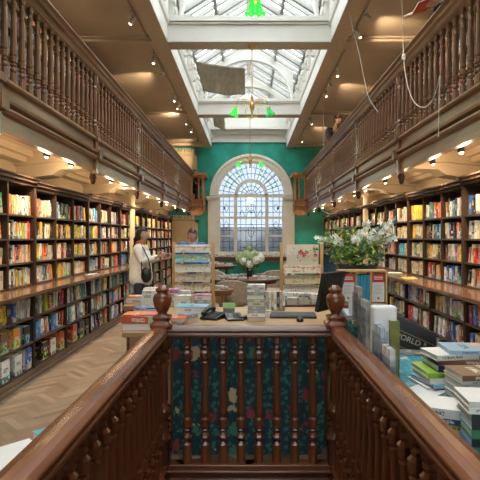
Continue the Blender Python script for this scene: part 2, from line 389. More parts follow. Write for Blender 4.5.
def text(s, size, loc, mat, parent=None, rot=(R(90), 0, 0), name='lettering', ext=.001):
    cu = bpy.data.curves.new(name, 'FONT'); cu.body = s; cu.size = size; cu.align_x = 'CENTER'; cu.align_y = 'CENTER'; cu.extrude = ext
    t = bpy.data.objects.new(name, cu); COL.objects.link(t)
    dg = bpy.context.evaluated_depsgraph_get(); dg.update(); me = bpy.data.meshes.new_from_object(t.evaluated_get(dg)); bpy.data.objects.remove(t)
    o = bpy.data.objects.new(name, me); me.materials.clear(); me.materials.append(mat); COL.objects.link(o); o.location = loc; o.rotation_euler = rot
    if parent: o.parent = parent
    return o
M_sign = plain('sign_cream', (.62, .52, .33), .5, vary=.03); M_ink = plain('sign_green_ink', (.03, .12, .05), .5, vary=.03)
for z, lab in ((2.24, 'cream FIRE EXIT sign above the ground floor door'), (4.80, 'cream FIRE EXIT sign above the upper gallery door')):
    e = empty('exit_sign', (-2.5, YB-.02, z), lab, 'sign')
    MB().box(-.42, .42, -.02, 0, -.075, .085).build('sign_board', M_sign, e); text('FIRE EXIT', .17, (0, -.025, 0), M_ink, e)

# ceilings of the aisles, beams and lantern well
WI, WO = 1.43, 1.70; ZC = 5.0
w = MB()
for s in (-1, 1):
    w.box(s*WO, s*3.1, YF, YB, ZC, ZC+.15)
struct('ceiling', w, M_beige)
BY = [-1.4, 3.6, 8.6, 13.6]
w = MB()
for s in (-1, 1):
    for yb in BY+[YB-.25]: w.box(s*WO, s*3.1, yb-.18, yb+.18, ZC-.07, ZC); w.box(s*WO, s*3.1, yb-.24, yb+.24, ZC-.025, ZC)
    w.box(s*3.0, s*3.1, YF, YB, ZC-.12, ZC)
struct('trim_1', w, M_beige)
w = MB()
for s in (-1, 1):
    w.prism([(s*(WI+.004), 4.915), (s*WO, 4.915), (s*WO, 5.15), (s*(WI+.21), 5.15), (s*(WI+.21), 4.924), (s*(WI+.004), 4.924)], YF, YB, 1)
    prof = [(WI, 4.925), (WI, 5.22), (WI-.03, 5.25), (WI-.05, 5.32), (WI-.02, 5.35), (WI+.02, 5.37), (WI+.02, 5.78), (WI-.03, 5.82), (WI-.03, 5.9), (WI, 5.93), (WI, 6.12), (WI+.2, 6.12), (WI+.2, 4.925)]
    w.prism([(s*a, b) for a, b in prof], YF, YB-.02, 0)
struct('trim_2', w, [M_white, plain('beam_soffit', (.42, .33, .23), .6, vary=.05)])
w = MB()   # consoles with raised panels on the well sides
for s in (-1, 1):
    yy = 1.2
    while yy < 17:
        w.box(s*(WI+.02), s*(WI-.06), yy-.07, yy+.07, 5.40, 5.82); w.box(s*(WI+.02), s*(WI-.10), yy-.09, yy+.09, 5.72, 5.82)
        w.prism([(s*(WI+.02), 5.36), (s*(WI-.09), 5.42), (s*(WI-.06), 5.56), (s*(WI+.02), 5.6)], yy-.05, yy+.05)
        w.box(s*(WI+.02), s*(WI), yy+.16, yy+.66, 5.42, 5.70)
        yy += .8333
struct('trim_3', w, M_white)
ni = 4
for yb in BY:
    w = MB(); w.box(-WI, WI, yb-.15, yb+.15, 4.93, 5.34, 0); w.box(-WI, WI, yb-.19, yb+.19, 5.24, 5.27); w.box(-WI, WI, yb-.22, yb+.22, 5.28, 5.37)
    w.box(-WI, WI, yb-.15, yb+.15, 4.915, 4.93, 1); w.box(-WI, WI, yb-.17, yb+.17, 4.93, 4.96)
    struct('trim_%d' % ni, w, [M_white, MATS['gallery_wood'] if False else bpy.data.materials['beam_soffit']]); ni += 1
ZE, ZR = 6.13, 7.02
def roof_z(x): return ZR - (ZR-ZE)*abs(x)/WI
def truss(y, arch=True):
    global ni
    w = MB(); a_, b_, z0 = 1.24, 1.12, 5.42; n = 28
    for t in range(n):
        x0, x1 = [-a_*math.cos(math.pi*(t+q)/n) for q in (0, 1)]; h0, h1 = [z0+b_*math.sin(math.pi*(t+q)/n) for q in (0, 1)]
        for yy in (y-.05, y+.05): w.face([(x0, yy, h0), (x1, yy, h1), (x1, yy, roof_z(x1)-.03), (x0, yy, roof_z(x0)-.03)])
        w.face([(x0, y-.05, h0), (x1, y-.05, h1), (x1, y+.05, h1), (x0, y+.05, h0)])
        # raised rib along the arch
        w.face([(x0, y-.09, h0-.0), (x1, y-.09, h1-.0), (x1*.965, y-.09, h1-.05), (x0*.965, y-.09, h0-.05)])
        w.face([(x0*.965, y-.09, h0-.05), (x1*.965, y-.09, h1-.05), (x1*.965, y+.09, h1-.05), (x0*.965, y+.09, h0-.05)])
    struct('trim_%d' % ni, w, M_white); ni += 1
for y in (3.6, 8.6, 13.6, 16.0): truss(y)
YG = 18.1
w = MB(); w.face([(-WI-.1, YG, 5.55), (WI+.1, YG, 5.55), (WI+.1, YG, 6.1), (WI, YG, ZE), (0, YG, ZR), (-WI, YG, ZE), (-WI-.1, YG, 6.1)])
w.face([(-WI-.1, YG+.1, 5.55), (WI+.1, YG+.1, 5.55), (WI+.1, YG+.1, 6.1), (WI, YG+.1, ZE), (0, YG+.1, ZR), (-WI, YG+.1, ZE), (-WI-.1, YG+.1, 6.1)])
w.box(-WI-.1, WI+.1, YG, YB+.25, 5.55, 5.65); w.box(-WI-.1, WI+.1, YB-.03, YB+.25, 5.12, 5.6); w.box(-WI, WI, YB-.12, YB, 5.42, 5.55); w.box(-WI, WI, YB-.08, YB, 5.12, 5.18)
w.box(-WI-.1, WI+.1, YG-.1, YG, 5.55, 5.62)
struct('trim_%d' % ni, w, M_white); ni += 1
w = MB(); w.face([(-WI-.2, YF, 4.92), (WI+.2, YF, 4.92), (WI+.2, YF, ZE), (0, YF, ZR), (-WI-.2, YF, ZE)])
struct('trim_%d' % ni, w, M_white); ni += 1
# skylight
w = MB(); w.box(-.06, .06, YF, YG, ZR-.10, ZR+.03); w.box(-.02, .02, YF, YG, ZR-.17, ZR-.1)
for s in (-1, 1): w.box(s*(WI-.05), s*(WI+.06), YF, YG, ZE-.04, ZE+.05, 1)
sky = struct('window_2', w, [M_white, plain('skylight_gutter', (.16, .15, .13), .5)])
bar = MB(); yy = YF+.2; k = 0
while yy < YG:
    for s in (-1, 1):
        t = .027 if k % 3 else .04; dd = .10 if k % 3 else .15
        bar.prism([(s*.03, ZR), (s*WI, ZE), (s*WI, ZE-dd), (s*.03, ZR-dd)], yy-t, yy+t)
    yy += .335; k += 1
for s in (-1, 1): bar.prism([(s*.70, roof_z(.70)-.02), (s*.76, roof_z(.76)-.02), (s*.76, roof_z(.76)-.1), (s*.70, roof_z(.70)-.1)], YF, YG)
struct('glazing_bar', bar, plain('glazing_bar_paint', (.22, .22, .20), .5), sky)
for s in (-1, 1):
    struct('pane', MB().prism([(s*.02, ZR+.01), (s*WI, ZE+.01), (s*WI, ZE+.018), (s*.02, ZR+.018)], YF, YG), M_glass, sky)
# plaster beams under the galleries
PY = [1.41 + 2.57*k for k in range(0, 7)]
for s in (-1, 1):
    w = MB(); lg = 2.10 if s < 0 else 2.05
    for y in PY[:-1]:
        pr = [(lg+.08, 2.42), (2.52, 2.40), (2.62, 2.33), (3.1, 2.27), (3.1, 2.63), (lg+.08, 2.63)]
        w.prism([(s*a, b) for a, b in pr], y-.16, y+.16)
        pr = [(lg+.08, 2.50), (2.6, 2.49), (3.1, 2.44), (3.1, 2.63), (lg+.08, 2.63)]
        w.prism([(s*a, b) for a, b in pr], y-.24, y+.24)
    w.box(s*2.92, s*3.1, YF, YB, 2.48, 2.63); w.box(s*2.84, s*3.1, YF, YB, 2.55, 2.63)
    struct('trim_%d' % ni, w, M_cream); ni += 1
for s, x, y in ((-1, 2.56, 10.6), (1, 2.46, 10.2)):
    struct('trim_%d' % ni, MB().box(s*x, s*(x+.035), y-.16, y+.16, .93, 2.42).box(s*(x-.02), s*(x+.035), y-.19, y+.19, 2.36, 2.42), M_cream); ni += 1
for s, n in ((-1, 'left'), (1, 'right')):
    struct('baseboard_' + n, MB().box(s*3.07, s*3.1, 15.6, YB, 0, .16), M_door)

# ================================================================ GALLERIES
def gal_baluster():
    p = [(.021, 0, 1), (.021, .10, 1), (.015, .105, 1), (.012, .115), (.020, .125), (.024, .14), (.020, .155), (.013, .165), (.022, .18), (.022, .19),
         (.014, .20, 1), (.0235, .21, 1), (.0235, .25, 1), (.015, .262, .6), (.0215, .28, 1), (.0165, .63, 1), (.021, .655, .4), (.013, .67), (.019, .70, .8), (.021, .735, .9), (.014, .76),
         (.020, .78), (.013, .79), (.021, .80, 1), (.021, .87, 1)]
    return MB().lathe([(a*1.28,)+tuple(q) for a, *q in p], n=8, smooth=False)
MG = gal_baluster().build('baluster', M_galv); MESH_GB = MG.data; bpy.data.objects.remove(MG)
for s, side in ((-1, 'left'), (1, 'right')):
    lg = 2.10 if s < 0 else 2.05; YE = 17.4; LB = 1.66
    e = empty('gallery', (s*lg, 3.98, 0), 'carved dark wood gallery with balustrade running along the %s wall above the bookcases' % side, 'gallery', 'galleries')
    ox, oy = s*lg, 3.98
    def gb(mb, name, mat, bevel=0):
        o = mb.build(name, mat, e, bevel); o.location = (-ox, -oy, 0); return o
    X = lambda a: s*a
    d = MB().box(X(lg+.04), X(3.1), YF, YB, 2.63, 2.72); d.box(X(LB+.05), X(lg+.04), YE+.05, YB, 2.50, 2.70)
    gb(d, 'deck', M_cream)
    fb = MB().prism([(X(a), b) for a, b in [(lg+.01, 2.41), (lg+.07, 2.41), (lg+.07, 2.84), (lg+.01, 2.84)]], -1, YE)
    gb(fb, 'fascia_board', M_gal)
    mo = MB()
    mo.prism([(X(a), b) for a, b in [(lg+.02, 2.545), (lg-.03, 2.56), (lg-.05, 2.585), (lg-.05, 2.60), (lg-.01, 2.61), (lg-.01, 2.625), (lg-.06, 2.64), (lg-.07, 2.665), (lg+.02, 2.675)]], -1, YE)
    mo.prism([(X(a), b) for a, b in [(lg-.03, 2.815), (lg-.045, 2.83), (lg-.045, 2.85), (lg-.02, 2.865), (lg+.07, 2.865), (lg+.07, 2.815)]], -1, YE)
    mo.prism([(X(a), b) for a, b in [(lg+.0, 2.40), (lg+.08, 2.40), (lg+.08, 2.425), (lg+.0, 2.425)]], -1, YE)
    gb(mo, 'moulding', M_gal)
    hr = MB(); hp = [(lg+.10, 3.70), (lg+.10, 3.79), (lg+.02, 3.83), (lg-.12, 3.83), (lg-.145, 3.81), (lg-.145, 3.795), (lg-.10, 3.785), (lg-.085, 3.765), (lg-.05, 3.755), (lg-.03, 3.73), (lg-.03, 3.715), (lg-.0, 3.70)]
    hr.prism([(X(a), b) for a, b in hp], -1, YE+.12)
    gb(hr, 'handrail', M_gal)
    pi = 0
    for y in [PY[0]-2.57]+PY:
        if y > YE: continue
        po = MB(); x = X(lg+.015)
        po.lathe([(.045*1.1, 2.86, 1), (.045*1.1, 3.02, 1), (.036, 3.04, 1), (.048, 3.07, 1), (.034, 3.10, 1), (.038, 3.50, 1), (.05, 3.53, 1), (.038, 3.56, 1), (.05, 3.60, 1), (.05, 3.71, 1)], x, y, 8, smooth=False)
        po.box(X(lg-.03), X(lg+.05), y-.05, y+.05, 2.36, 2.86)
        po.box(X(lg-.085), X(lg+.05), y-.065, y+.065, 2.56, 2.68); po.box(X(lg-.06), X(lg+.05), y-.06, y+.06, 2.80, 2.87)
        o = gb(po, 'post', M_galv)
        pe = MB().lathe([(.012, 2.22, .5), (.026, 2.235, .8), (.034, 2.26, 1), (.034, 2.29, 1), (.042, 2.30, 1), (.042, 2.325, 1), (.036, 2.335, 1), (.036, 2.44, 1)], X(lg+.03), y, 8, smooth=False)
        p2 = pe.build('pendant', M_case, o)
        if y >= 1.4:
            nb = 15
            for i in range(1, nb+1):
                yb = y + 2.57*i/(nb+1)
                if yb > YE-.05: break
                b = bpy.data.objects.new('baluster', MESH_GB); COL.objects.link(b); b.parent = e; b.location = (X(lg+.01)-ox, yb-oy, 2.855)
    # projecting end bay beside the arched window
    eb = MB(); eb.box(X(LB), X(lg), YE, YE+.05, 2.46, 2.86); eb.box(X(LB), X(LB+.05), YE, YB, 2.42, 2.86)
    eb.box(X(LB-.05), X(lg), YE-.05, YE+.05, 2.60, 2.66); eb.box(X(LB-.03), X(lg), YE-.03, YE+.05, 2.83, 2.87)
    eb.prism([(X(LB-.04), 2.40), (X(LB+.1), 2.28), (X(lg), 2.3), (X(lg), 2.46), (X(LB-.04), 2.46)], YE, YE+.1)
    gb(eb, 'end_bay_panel', M_orange, .006)['label'] = 'honey coloured end panel facing the shop'
    cp = MB(); cp.box(X(LB-.10), X(lg+.05), YE-.08, YE+.10, 3.72, 3.82); cp.box(X(LB-.10), X(LB+.10), YE, YB, 3.72, 3.82); cp.box(X(LB-.06), X(lg+.05), YE-.04, YE+.07, 3.66, 3.72)
    gb(cp, 'end_bay_rail', M_orange, .01)
    for xx in (LB+.03, LB+.17, LB+.31, lg-.02):
        q = MB().lathe([(.045, 2.86, 1), (.045, 3.0, 1), (.028, 3.05), (.04, 3.09), (.028, 3.13), (.036, 3.35), (.026, 3.5), (.042, 3.54), (.03, 3.58, 1), (.045, 3.60, 1), (.045, 3.67, 1)], X(xx), YE+.02, 8)
        if xx == LB+.31: continue
        gb(q, 'end_bay_post', M_orange)
    for i in range(5):
        q = MB().lathe([(.028, 2.86, 1), (.028, 3.1, 1), (.02, 3.5, 1), (.028, 3.72, 1)], X(LB+.03), YE+.17*(i+1), 8, smooth=False)
        gb(q, 'end_bay_post', M_gal)
# ================================================================ BOOKCASES AND SHELF BOOKS
UL = {-1: 2.60, 1: 2.50}; LF = {-1: 2.33, 1: 2.17}; BD = .30
UY0 = {-1: 5.18-2*.645, 1: 5.60-3*.645}; UBW = .645; UN = {-1: 19, 1: 19}
LY0 = {-1: 5.21-2*.93, 1: 4.83-.93}; LBW = .93; LN = {-1: 13, 1: 12}
URows = [(.935, 1.185), (1.205, 1.46), (1.48, 1.735), (1.755, 2.05)]
LRows = [(.64, .875), (.375, .62), (.095, .355)]
SIDE = {-1: 'left', 1: 'right'}
for s in (-1, 1):
    for u in range(0, UN[s], 3):
        n = min(3, UN[s]-u); y0 = UY0[s]+u*UBW; y1 = y0+n*UBW
        e = empty('bookcase', (s*UL[s], y0, .915), 'dark wood upper bookcase of %s bays, %s along the %s wall from the front' % (['', 'one', 'two', 'three'][n], ORD[u//3], SIDE[s]), 'bookcase', 'upper bookcases on the %s wall' % SIDE[s])
        def ub(mb, name, mat):
            o = mb.build(name, mat, e); o.location = (-s*UL[s], -y0, -.915); return o
        x0, x1 = s*UL[s], s*(UL[s]+BD)
        top = 2.20 if (u//3) % 2 == 0 else 2.17
        for i in range(n+1):
            y = y0+i*UBW; t = .016 if 0 < i < n else .026
            ub(MB().box(x0-s*(.012 if i in (0, n) else 0), x1, y-(t if i else 0), y+(t if i < n else 0), .915, top-.1), 'upright', M_case)
        for r in URows+[(None, None)]:
            z = .92 if r[0] is None else r[1]
            if r is URows[3]: continue
            ub(MB().box(x0+s*.004, x1, y0+.02, y1-.02, z-.0, z+.02), 'shelf', M_caseh)
        ub(MB().box(x1-s*.012, x1, y0, y1, .915, 1.78), 'back_panel', M_case)
        ub(MB().box(x0-s*.02, x1, y0, y1, top-.10, top-.06).box(x0-s*.05, x1, y0-.02, y1+.02, top-.06, top-.02).box(x0-s*.07, x1, y0-.03, y1+.03, top-.02, top), 'cornice', M_case)
    for u in range(0, LN[s], 2):
        n = min(2, LN[s]-u); y0 = LY0[s]+u*LBW; y1 = y0+n*LBW
        e = empty('bookcase', (s*LF[s], y0, 0), 'dark wood lower bookcase under the worktop, %s along the %s wall from the front' % (ORD[u//2], SIDE[s]), 'bookcase', 'lower bookcases on the %s wall' % SIDE[s])
        def lb(mb, name, mat):
            o = mb.build(name, mat, e); o.location = (-s*LF[s], -y0, 0); return o
        x0, x1 = s*LF[s], s*(LF[s]+.27)
        for i in range(n+1):
            y = y0+i*LBW; t = .02
            lb(MB().box(x0, x1, y-(t if i else 0), y+(t if i < n else 0), .075, .90), 'upright', M_case)
        for z in (.62, .355, .075): lb(MB().box(x0+s*.003, x1, y0+.02, y1-.02, z, z+.02), 'shelf', M_caseh)
        lb(MB().box(x1, x1+s*.012, y0, y1, .0, .90), 'back_panel', M_case)
        lb(MB().box(x0-s*.03, x1, y0, y1, 0, .06).box(x0-s*.015, x1, y0, y1, .06, .075).box(x0-s*.06, x0-s*.03, y0, y1, 0, .03), 'plinth', M_plinth)
    yy0, yy1 = LY0[s], LY0[s]+LN[s]*LBW
    o = MB().box(s*(LF[s]-.06), s*(UL[s]+.02), yy0, yy1, .90, .915).box(s*(LF[s]-.075), s*(LF[s]-.04), yy0, yy1, .875, .917).build('worktop', M_work, None, .006)
    tag(o, 'long polished wooden worktop between the upper and lower shelves on the %s' % SIDE[s], 'worktop')

GENERAL = 'wwwwwccccckkkrrrooyybbntgeeeus'
LOWPAL = 'wwwwwwwkkkkbbbtrroyygesenuc'
FARW = 'cccccwwwooyyrrkkubte'
T = {}   # (side, 'U'/'L', bay, row) -> colour string, near to far; rows counted from the bottom for U, from the top for L
def t(s, k, b, rows):
    for i, r in enumerate(rows): T[(s, k, b, i)] = r
t(-1, 'U', 2, ['wwkwuyckywwc', 'wckwonocccoo', 'wckwwokclcro', 'uokyccowcwnwco'])
t(-1, 'U', 3, ['wwwcwbuwoo', 'ktywoorcwc', 'wbkoykwcyk', 'wrrguccwcwk'])
t(-1, 'U', 4, ['cgyocwce', 'ccckockk', 'cykowkyyc', 'wbwkgkgkr'])
t(-1, 'U', 5, ['yywcco', 'wybyow', 'wyycwo', 'wwrcby'])
t(-1, 'U', 6, ['wcbswkw', 'wykkwcyk', 'wtbkycok', 'orketbe'])
t(-1, 'U', 1, ['wccrwoc', 'woorkoc', 'wgockoo', 'kgebkwg'])
t(-1, 'L', 1, ['rkwyyknbwwsw', 'tuooykstr', 'twgwwbwe'])
t(-1, 'L', 2, ['kkbwyglyrwkwwkwr', 'rbbwwowkbbwkr', 'lkkwrrobs'])
t(-1, 'L', 3, ['wwbtwkywutttw', 'wwtwwkubwwyk', 'orrkbkcrw'])
t(1, 'U', 3, ['tbkwbwbw', 'yycrwccu', 'wgrknnwc', 'kewkbwku'])
t(1, 'U', 4, ['goWuwrr'.lower(), 'wkywyrg', 'wtbkcku', 'wokrgbw'])
t(1, 'U', 5, ['cccccc', 'cccgc', 'yccccyy', 'kyyyyo'])
t(1, 'U', 6, ['cuccwc', 'ccwttb', 'cwcycc', 'ucwcko'])
t(1, 'U', 2, ['rkwcruck', 'ccrwcrcu', 'kckbcwkw', 'uekcwkb'])
t(1, 'L', 1, ['rwwwwbweewybyu', 'wkrwwbkruwwwkw', 'wwykwkwkww'])
t(1, 'L', 2, ['wwkwkobwwbb', 'yrwwukwwrr', 'wwrkuwe'])
t(1, 'L', 0, ['wwwcwwlkrbm', 'oyglwcwuwcb', 'wwkbwwow'])
BOOKS = []     # every shelf book: (score, kind, matrix, h, th, d, colour, label bits)
br = random.Random(21)
SZ = {0: 'slim', 1: 'medium', 2: 'thick'}
def cell(s, kind, bay, row, y0, y1, z0, z1, xf):
    H = z1-z0; key = (s, kind, bay, row); seq = T.get(key); far = y0 > 9
    y = y0+.004; i = 0; width = y1-y0; lean = 0
    if seq: unit = width*.97/sum(1 for _ in seq)
    pal = GENERAL if kind == 'U' else LOWPAL
    if far: pal = FARW
    if s > 0 and far and kind == 'U': pal = 'cuukkwrgbyneeo'
    end = y1 - (.0 if seq else br.choice([.01, .02, .05, .1, .0]))
    hbase = min(H-.03, .215 if row != 3 or kind == 'L' else .235)
    if kind == 'L' and row == 2: hbase = H-.03
    run = br.randrange(3, 9)
    while True:
        if seq:
            if i >= len(seq): break
            c = seq[i]; th = unit*br.uniform(.62, .92); adv = unit
        else:
            c = br.choice(pal); th = br.choice([.014, .018, .022, .026, .03, .036, .045])*(1.15 if kind == 'L' else 1.1); adv = th+.002
        h = hbase*br.uniform(.80, 1.0); d = br.uniform(.13, .165); a = 0
        if run <= 0: lean = 0 if lean else br.choice([5, 8, -7, 10]); run = br.randrange(3, 8)
        run -= 1; a = R(lean)
        adv2 = max(adv, th/math.cos(a)+.001) if not seq else adv
        face = (not seq and br.random() < .035) or (seq and kind == 'L' and row >= 1 and len(seq) < 10 and i % 2 == 1)
        if face:
            wf = min(h*.72, .15); 
            if y+wf > end: break
            c2 = c
            M = Matrix.Translation((xf+s*(.03), y+wf, z0)) @ Matrix.Rotation(R(-90 if s < 0 else 90), 4, 'Z')
            if s > 0: M = Matrix.Translation((xf+s*.03, y, z0)) @ Matrix.Rotation(R(90), 4, 'Z')
            M = M @ Matrix.Translation((0, 0, 0)); adv2 = wf+.006; th2 = .02; dd = wf
            BOOKS.append([wf*h*3*(xf*xf+4)/((y+.1)**3), s, kind, bay, row, i, M, h, th2, dd, c, True])
            y += adv2; i += 1; run = 2; lean = 0
            if not seq or y < end: continue
        if y+th/math.cos(a)+(h*abs(math.sin(a)) if lean and not seq else 0)*0 > end: break
        yc = y+th/2
        sh = h*math.sin(abs(a)) * .5
        M = Matrix.Translation((xf+s*br.uniform(.02, .045), min(yc+(0), end-.01), z0+th*.5*abs(math.sin(a)))) @ (Matrix.Rotation(R(180), 4, 'Z') if s > 0 else Matrix())
        aa = a if s < 0 else -a
        # keep the leaning head inside the cell
        if lean:
            tip = yc - h*math.sin(a)
            if tip < y0 or tip > y1-.01: aa = 0
        M = M @ Matrix.Rotation(aa, 4, 'X')
        sc = th*h*abs(xf)/max(y, 1)**3
        inframe = abs(xf)/y*480 < (249 if s < 0 else 231)
        if not inframe: sc = 0
        if kind == 'L' and s > 0 and (row == 2): sc *= .3
        BOOKS.append([sc, s, kind, bay, row, i, M, h, th, d, c, False])
        y += adv2; i += 1
for s in (-1, 1):
    for b in range(UN[s]):
        y0 = UY0[s]+b*UBW
        if abs(UL[s])/(y0+UBW)*480 > 420: continue
        for r, (z0, z1) in enumerate(URows): cell(s, 'U', b, r, y0+.02, y0+UBW-.02, z0, z1, s*UL[s])
    for b in range(LN[s]):
        y0 = LY0[s]+b*LBW
        for r, (z0, z1) in enumerate(LRows): cell(s, 'L', b, r, y0+.022, y0+LBW-.022, z0, z1, s*LF[s])
BOOKS.sort(key=lambda q: -q[0])
UR = ['bottom shelf', 'second shelf up', 'third shelf up', 'top shelf']; LR = ['top shelf', 'middle shelf', 'bottom shelf']
def sizeword(th, h): return 'slim' if th < .02 else 'thick' if th > .033 else 'tall' if h > .2 else 'small' if h < .18 else 'medium'
NB = 165
firstU = {-1: 2, 1: 3}; firstL = {-1: 1, 1: 1}
for q in BOOKS[:NB]:
    sc, s, kind, bay, row, i, M, h, th, d, c, face = q
    mb = MB().book(h, th, d, c); ms = bookmats(c)
    if face: pass
    o = mb.build('book', [ms[0], ms[1], M_page]); o.matrix_world = M
    bw = ORD[max(0, bay-(firstU if kind == 'U' else firstL)[s]+1)]
    lab = '%s %s book, %s in row, %s, %s %s bay, %s wall' % ('face-out' if face else sizeword(th, h), CNAME[c].replace(' ', '-'), ORD[i], (UR if kind == 'U' else LR)[row], bw, 'upper' if kind == 'U' else 'lower', SIDE[s])
    tag(o, lab, 'book', 'books in the %s bookcases on the %s' % ('upper' if kind == 'U' else 'lower', SIDE[s]))
# the several thousand smaller books behind them, as one object
keys = list(PAL); allm = []
for k in keys: allm += list(bookmats(k))+[M_page]
big = MB()
for q in BOOKS[NB:]:
    sc, s, kind, bay, row, i, M, h, th, d, c, face = q
    big.book(h, th, d, c, M, mo=3*keys.index(c))
# bookcases on the gallery level
for s in (-1, 1):
    xg = 2.82
    for u in range(0, 8):
        y0 = 1.5+u*1.93; y1 = y0+1.9
        e = empty('bookcase', (s*xg, y0, 2.72), 'tall brown bookcase behind the %s balustrade, %s along the gallery from the front' % (SIDE[s], ORD[u]), 'bookcase', 'bookcases on the %s gallery' % SIDE[s])
        def ub(mb, name, mat):
            o = mb.build(name, mat, e); o.location = (-s*xg, -y0, -2.72); return o
        x0, x1 = s*xg, s*(xg+.26)
        for i in range(4): y = y0+i*.63; ub(MB().box(x0, x1, y, y+.03, 2.72, 4.55), 'upright', M_gal)
        for z in (2.76, 3.06, 3.36, 3.66, 3.96, 4.26, 4.54): ub(MB().box(x0, x1, y0, y1, z, z+.025), 'shelf', M_gal)
        ub(MB().box(x1, x1+s*.01, y0, y1, 2.72, 4.56), 'back_panel', M_case)
        ub(MB().box(x0-s*.03, x1, y0, y1, 4.56, 4.66), 'cornice', M_gal)
        for i in range(3):
            for z in (2.79, 3.09, 3.39, 3.69, 3.99, 4.29):
                y = y0+i*.63+.04
                while y < y0+(i+1)*.63-.06:
                    th = br.choice([.02, .028, .036, .045]); c = br.choice('uuuumkkkuuuukmn')
                    M = Matrix.Translation((x0+s*.02, y+th/2, z)) @ (Matrix.Rotation(R(180), 4, 'Z') if s > 0 else Matrix())
                    big.book(br.uniform(.18, .24), th, .15, c, M, mo=3*keys.index(c)); y += th+.003
# ================================================================ STAIRWELL BALUSTRADE
def stair_baluster(h, r=.0225):
    p = [(1, 0, 1), (1, .12, 1), (.7, .13, .5), (.62, .14), (1.0, .155), (1.15, .17), (1.0, .185), (.65, .20), (1.0, .215), (.7, .225, .5), (1.05, .235, 1), (1.05, .285, 1), (.75, .30, .8),
         (.95, .33, 1), (.72, .60, 1), (.95, .655, 1), (.75, .665), (1.15, .68, 1), (1.15, .72, 1), (.72, .735), (.9, .75, .6), (.8, .765), (1.0, .78, 1), (1.0, .83, 1)]
    return MB().lathe([(a*r*1.12, z/.83*h)+tuple(q) for a, z, *q in p], n=8, smooth=False)
SX, SYF = .577, 3.2
e = empty('stair_balustrade', (0, SYF, 0), 'polished mahogany balustrade with turned balusters around the stairwell in the foreground', 'balustrade')
def sb(mb, name, mat, bevel=0, loc=None):
    o = mb.build(name, mat, e, bevel); o.location = (0, -SYF, 0) if loc is None else loc; return o
rp = [(-.058, .845), (-.058, .862), (-.050, .870), (-.060, .880), (-.058, .893), (-.040, .906), (-.015, .913), (.015, .913), (.040, .906), (.058, .893), (.060, .880), (.050, .870), (.058, .862), (.058, .845), (.035, .835), (-.035, .835)]
for s in (-1, 1):
    sb(MB().prism([(s*(SX+.012)+a, b) for a, b in rp], .25, SYF-.03, smooth=False), 'handrail', M_mah, .004)
# front rail with stepped edge
sb(MB().prism([(SYF+a*.9, b) for a, b in rp], -SX, SX, axis='x'), 'handrail', M_mahx, .004)
mesh = None; zb = .0
for s in (-1, 1):
    n = 22
    for i in range(n):
        y = 3.07-.118*i
        if mesh is None:
            b0 = sb(stair_baluster(.845), 'baluster', M_mahv, 0, (s*SX, y-SYF, zb)); mesh = b0.data
        else:
            b = bpy.data.objects.new('baluster', mesh); COL.objects.link(b); b.parent = e; b.location = (s*SX, y-SYF, zb)
    sb(MB().box(s*SX-.045, s*SX+.045, .3, SYF, -.05, .0), 'bottom_rail', M_mah, .006)
    sb(MB().box(s*SX-.03, s*SX+.03, .46, SYF, -.4, -.05), 'string_board', M_mah)
MF = stair_baluster(.845, .0265).build('baluster', M_mahv); mesh2 = MF.data; bpy.data.objects.remove(MF)
for i in range(8):
    b = bpy.data.objects.new('baluster', mesh2); COL.objects.link(b); b.parent = e; b.location = ((-61.5+17.85*i)/150 , 0, zb)
sb(MB().box(-SX, SX, SYF-.045, SYF+.045, -.035, .0).box(-SX, SX, SYF-.06, SYF+.04, -.05, -.033), 'bottom_rail', M_mahx, .006)
sb(MB().box(-SX, SX, SYF-.03, SYF+.03, -.4, -.05).box(-SX, SX, SYF-.045, SYF-.02, -.16, -.09), 'string_board', M_mahx, .004)
for s in (-1, 1):
    p = [(.055, -.3, 1), (.055, .16, 1), (.062, .165, 1), (.062, .18, 1), (.042, .20), (.05, .23), (.042, .25), (.056, .27), (.03, .29), (.05, .31, 1), (.05, .37, 1), (.032, .39), (.038, .42), (.034, .60), (.044, .66), (.030, .67), (.048, .69), (.048, .72),
         (.032, .74), (.05, .76, 1), (.062, .78, 1), (.062, .835, 1)]
    o = sb(MB().lathe([(a*1.0, z)+tuple(q) for a, z, *q in p], s*SX, SYF, 16), 'newel_post', M_mahv)
    q = [(.066, .90, 1), (.070, .915, 1), (.070, .93, 1), (.052, .938, 1), (.050, .955, 1), (.056, .96, 1), (.056, .975, 1), (.034, .985), (.030, .995), (.040, 1.01), (.055, 1.04), (.063, 1.075), (.062, 1.10), (.054, 1.115), (.036, 1.125), (.034, 1.135), (.042, 1.14, .6), (.044, 1.155, .6), (.030, 1.165, .5), (.022, 1.178), (.004, 1.18)]
    MB().lathe([(a, z)+tuple(k) for a, z, *k in q], s*SX, SYF, 20).build('finial', M_mah, o)
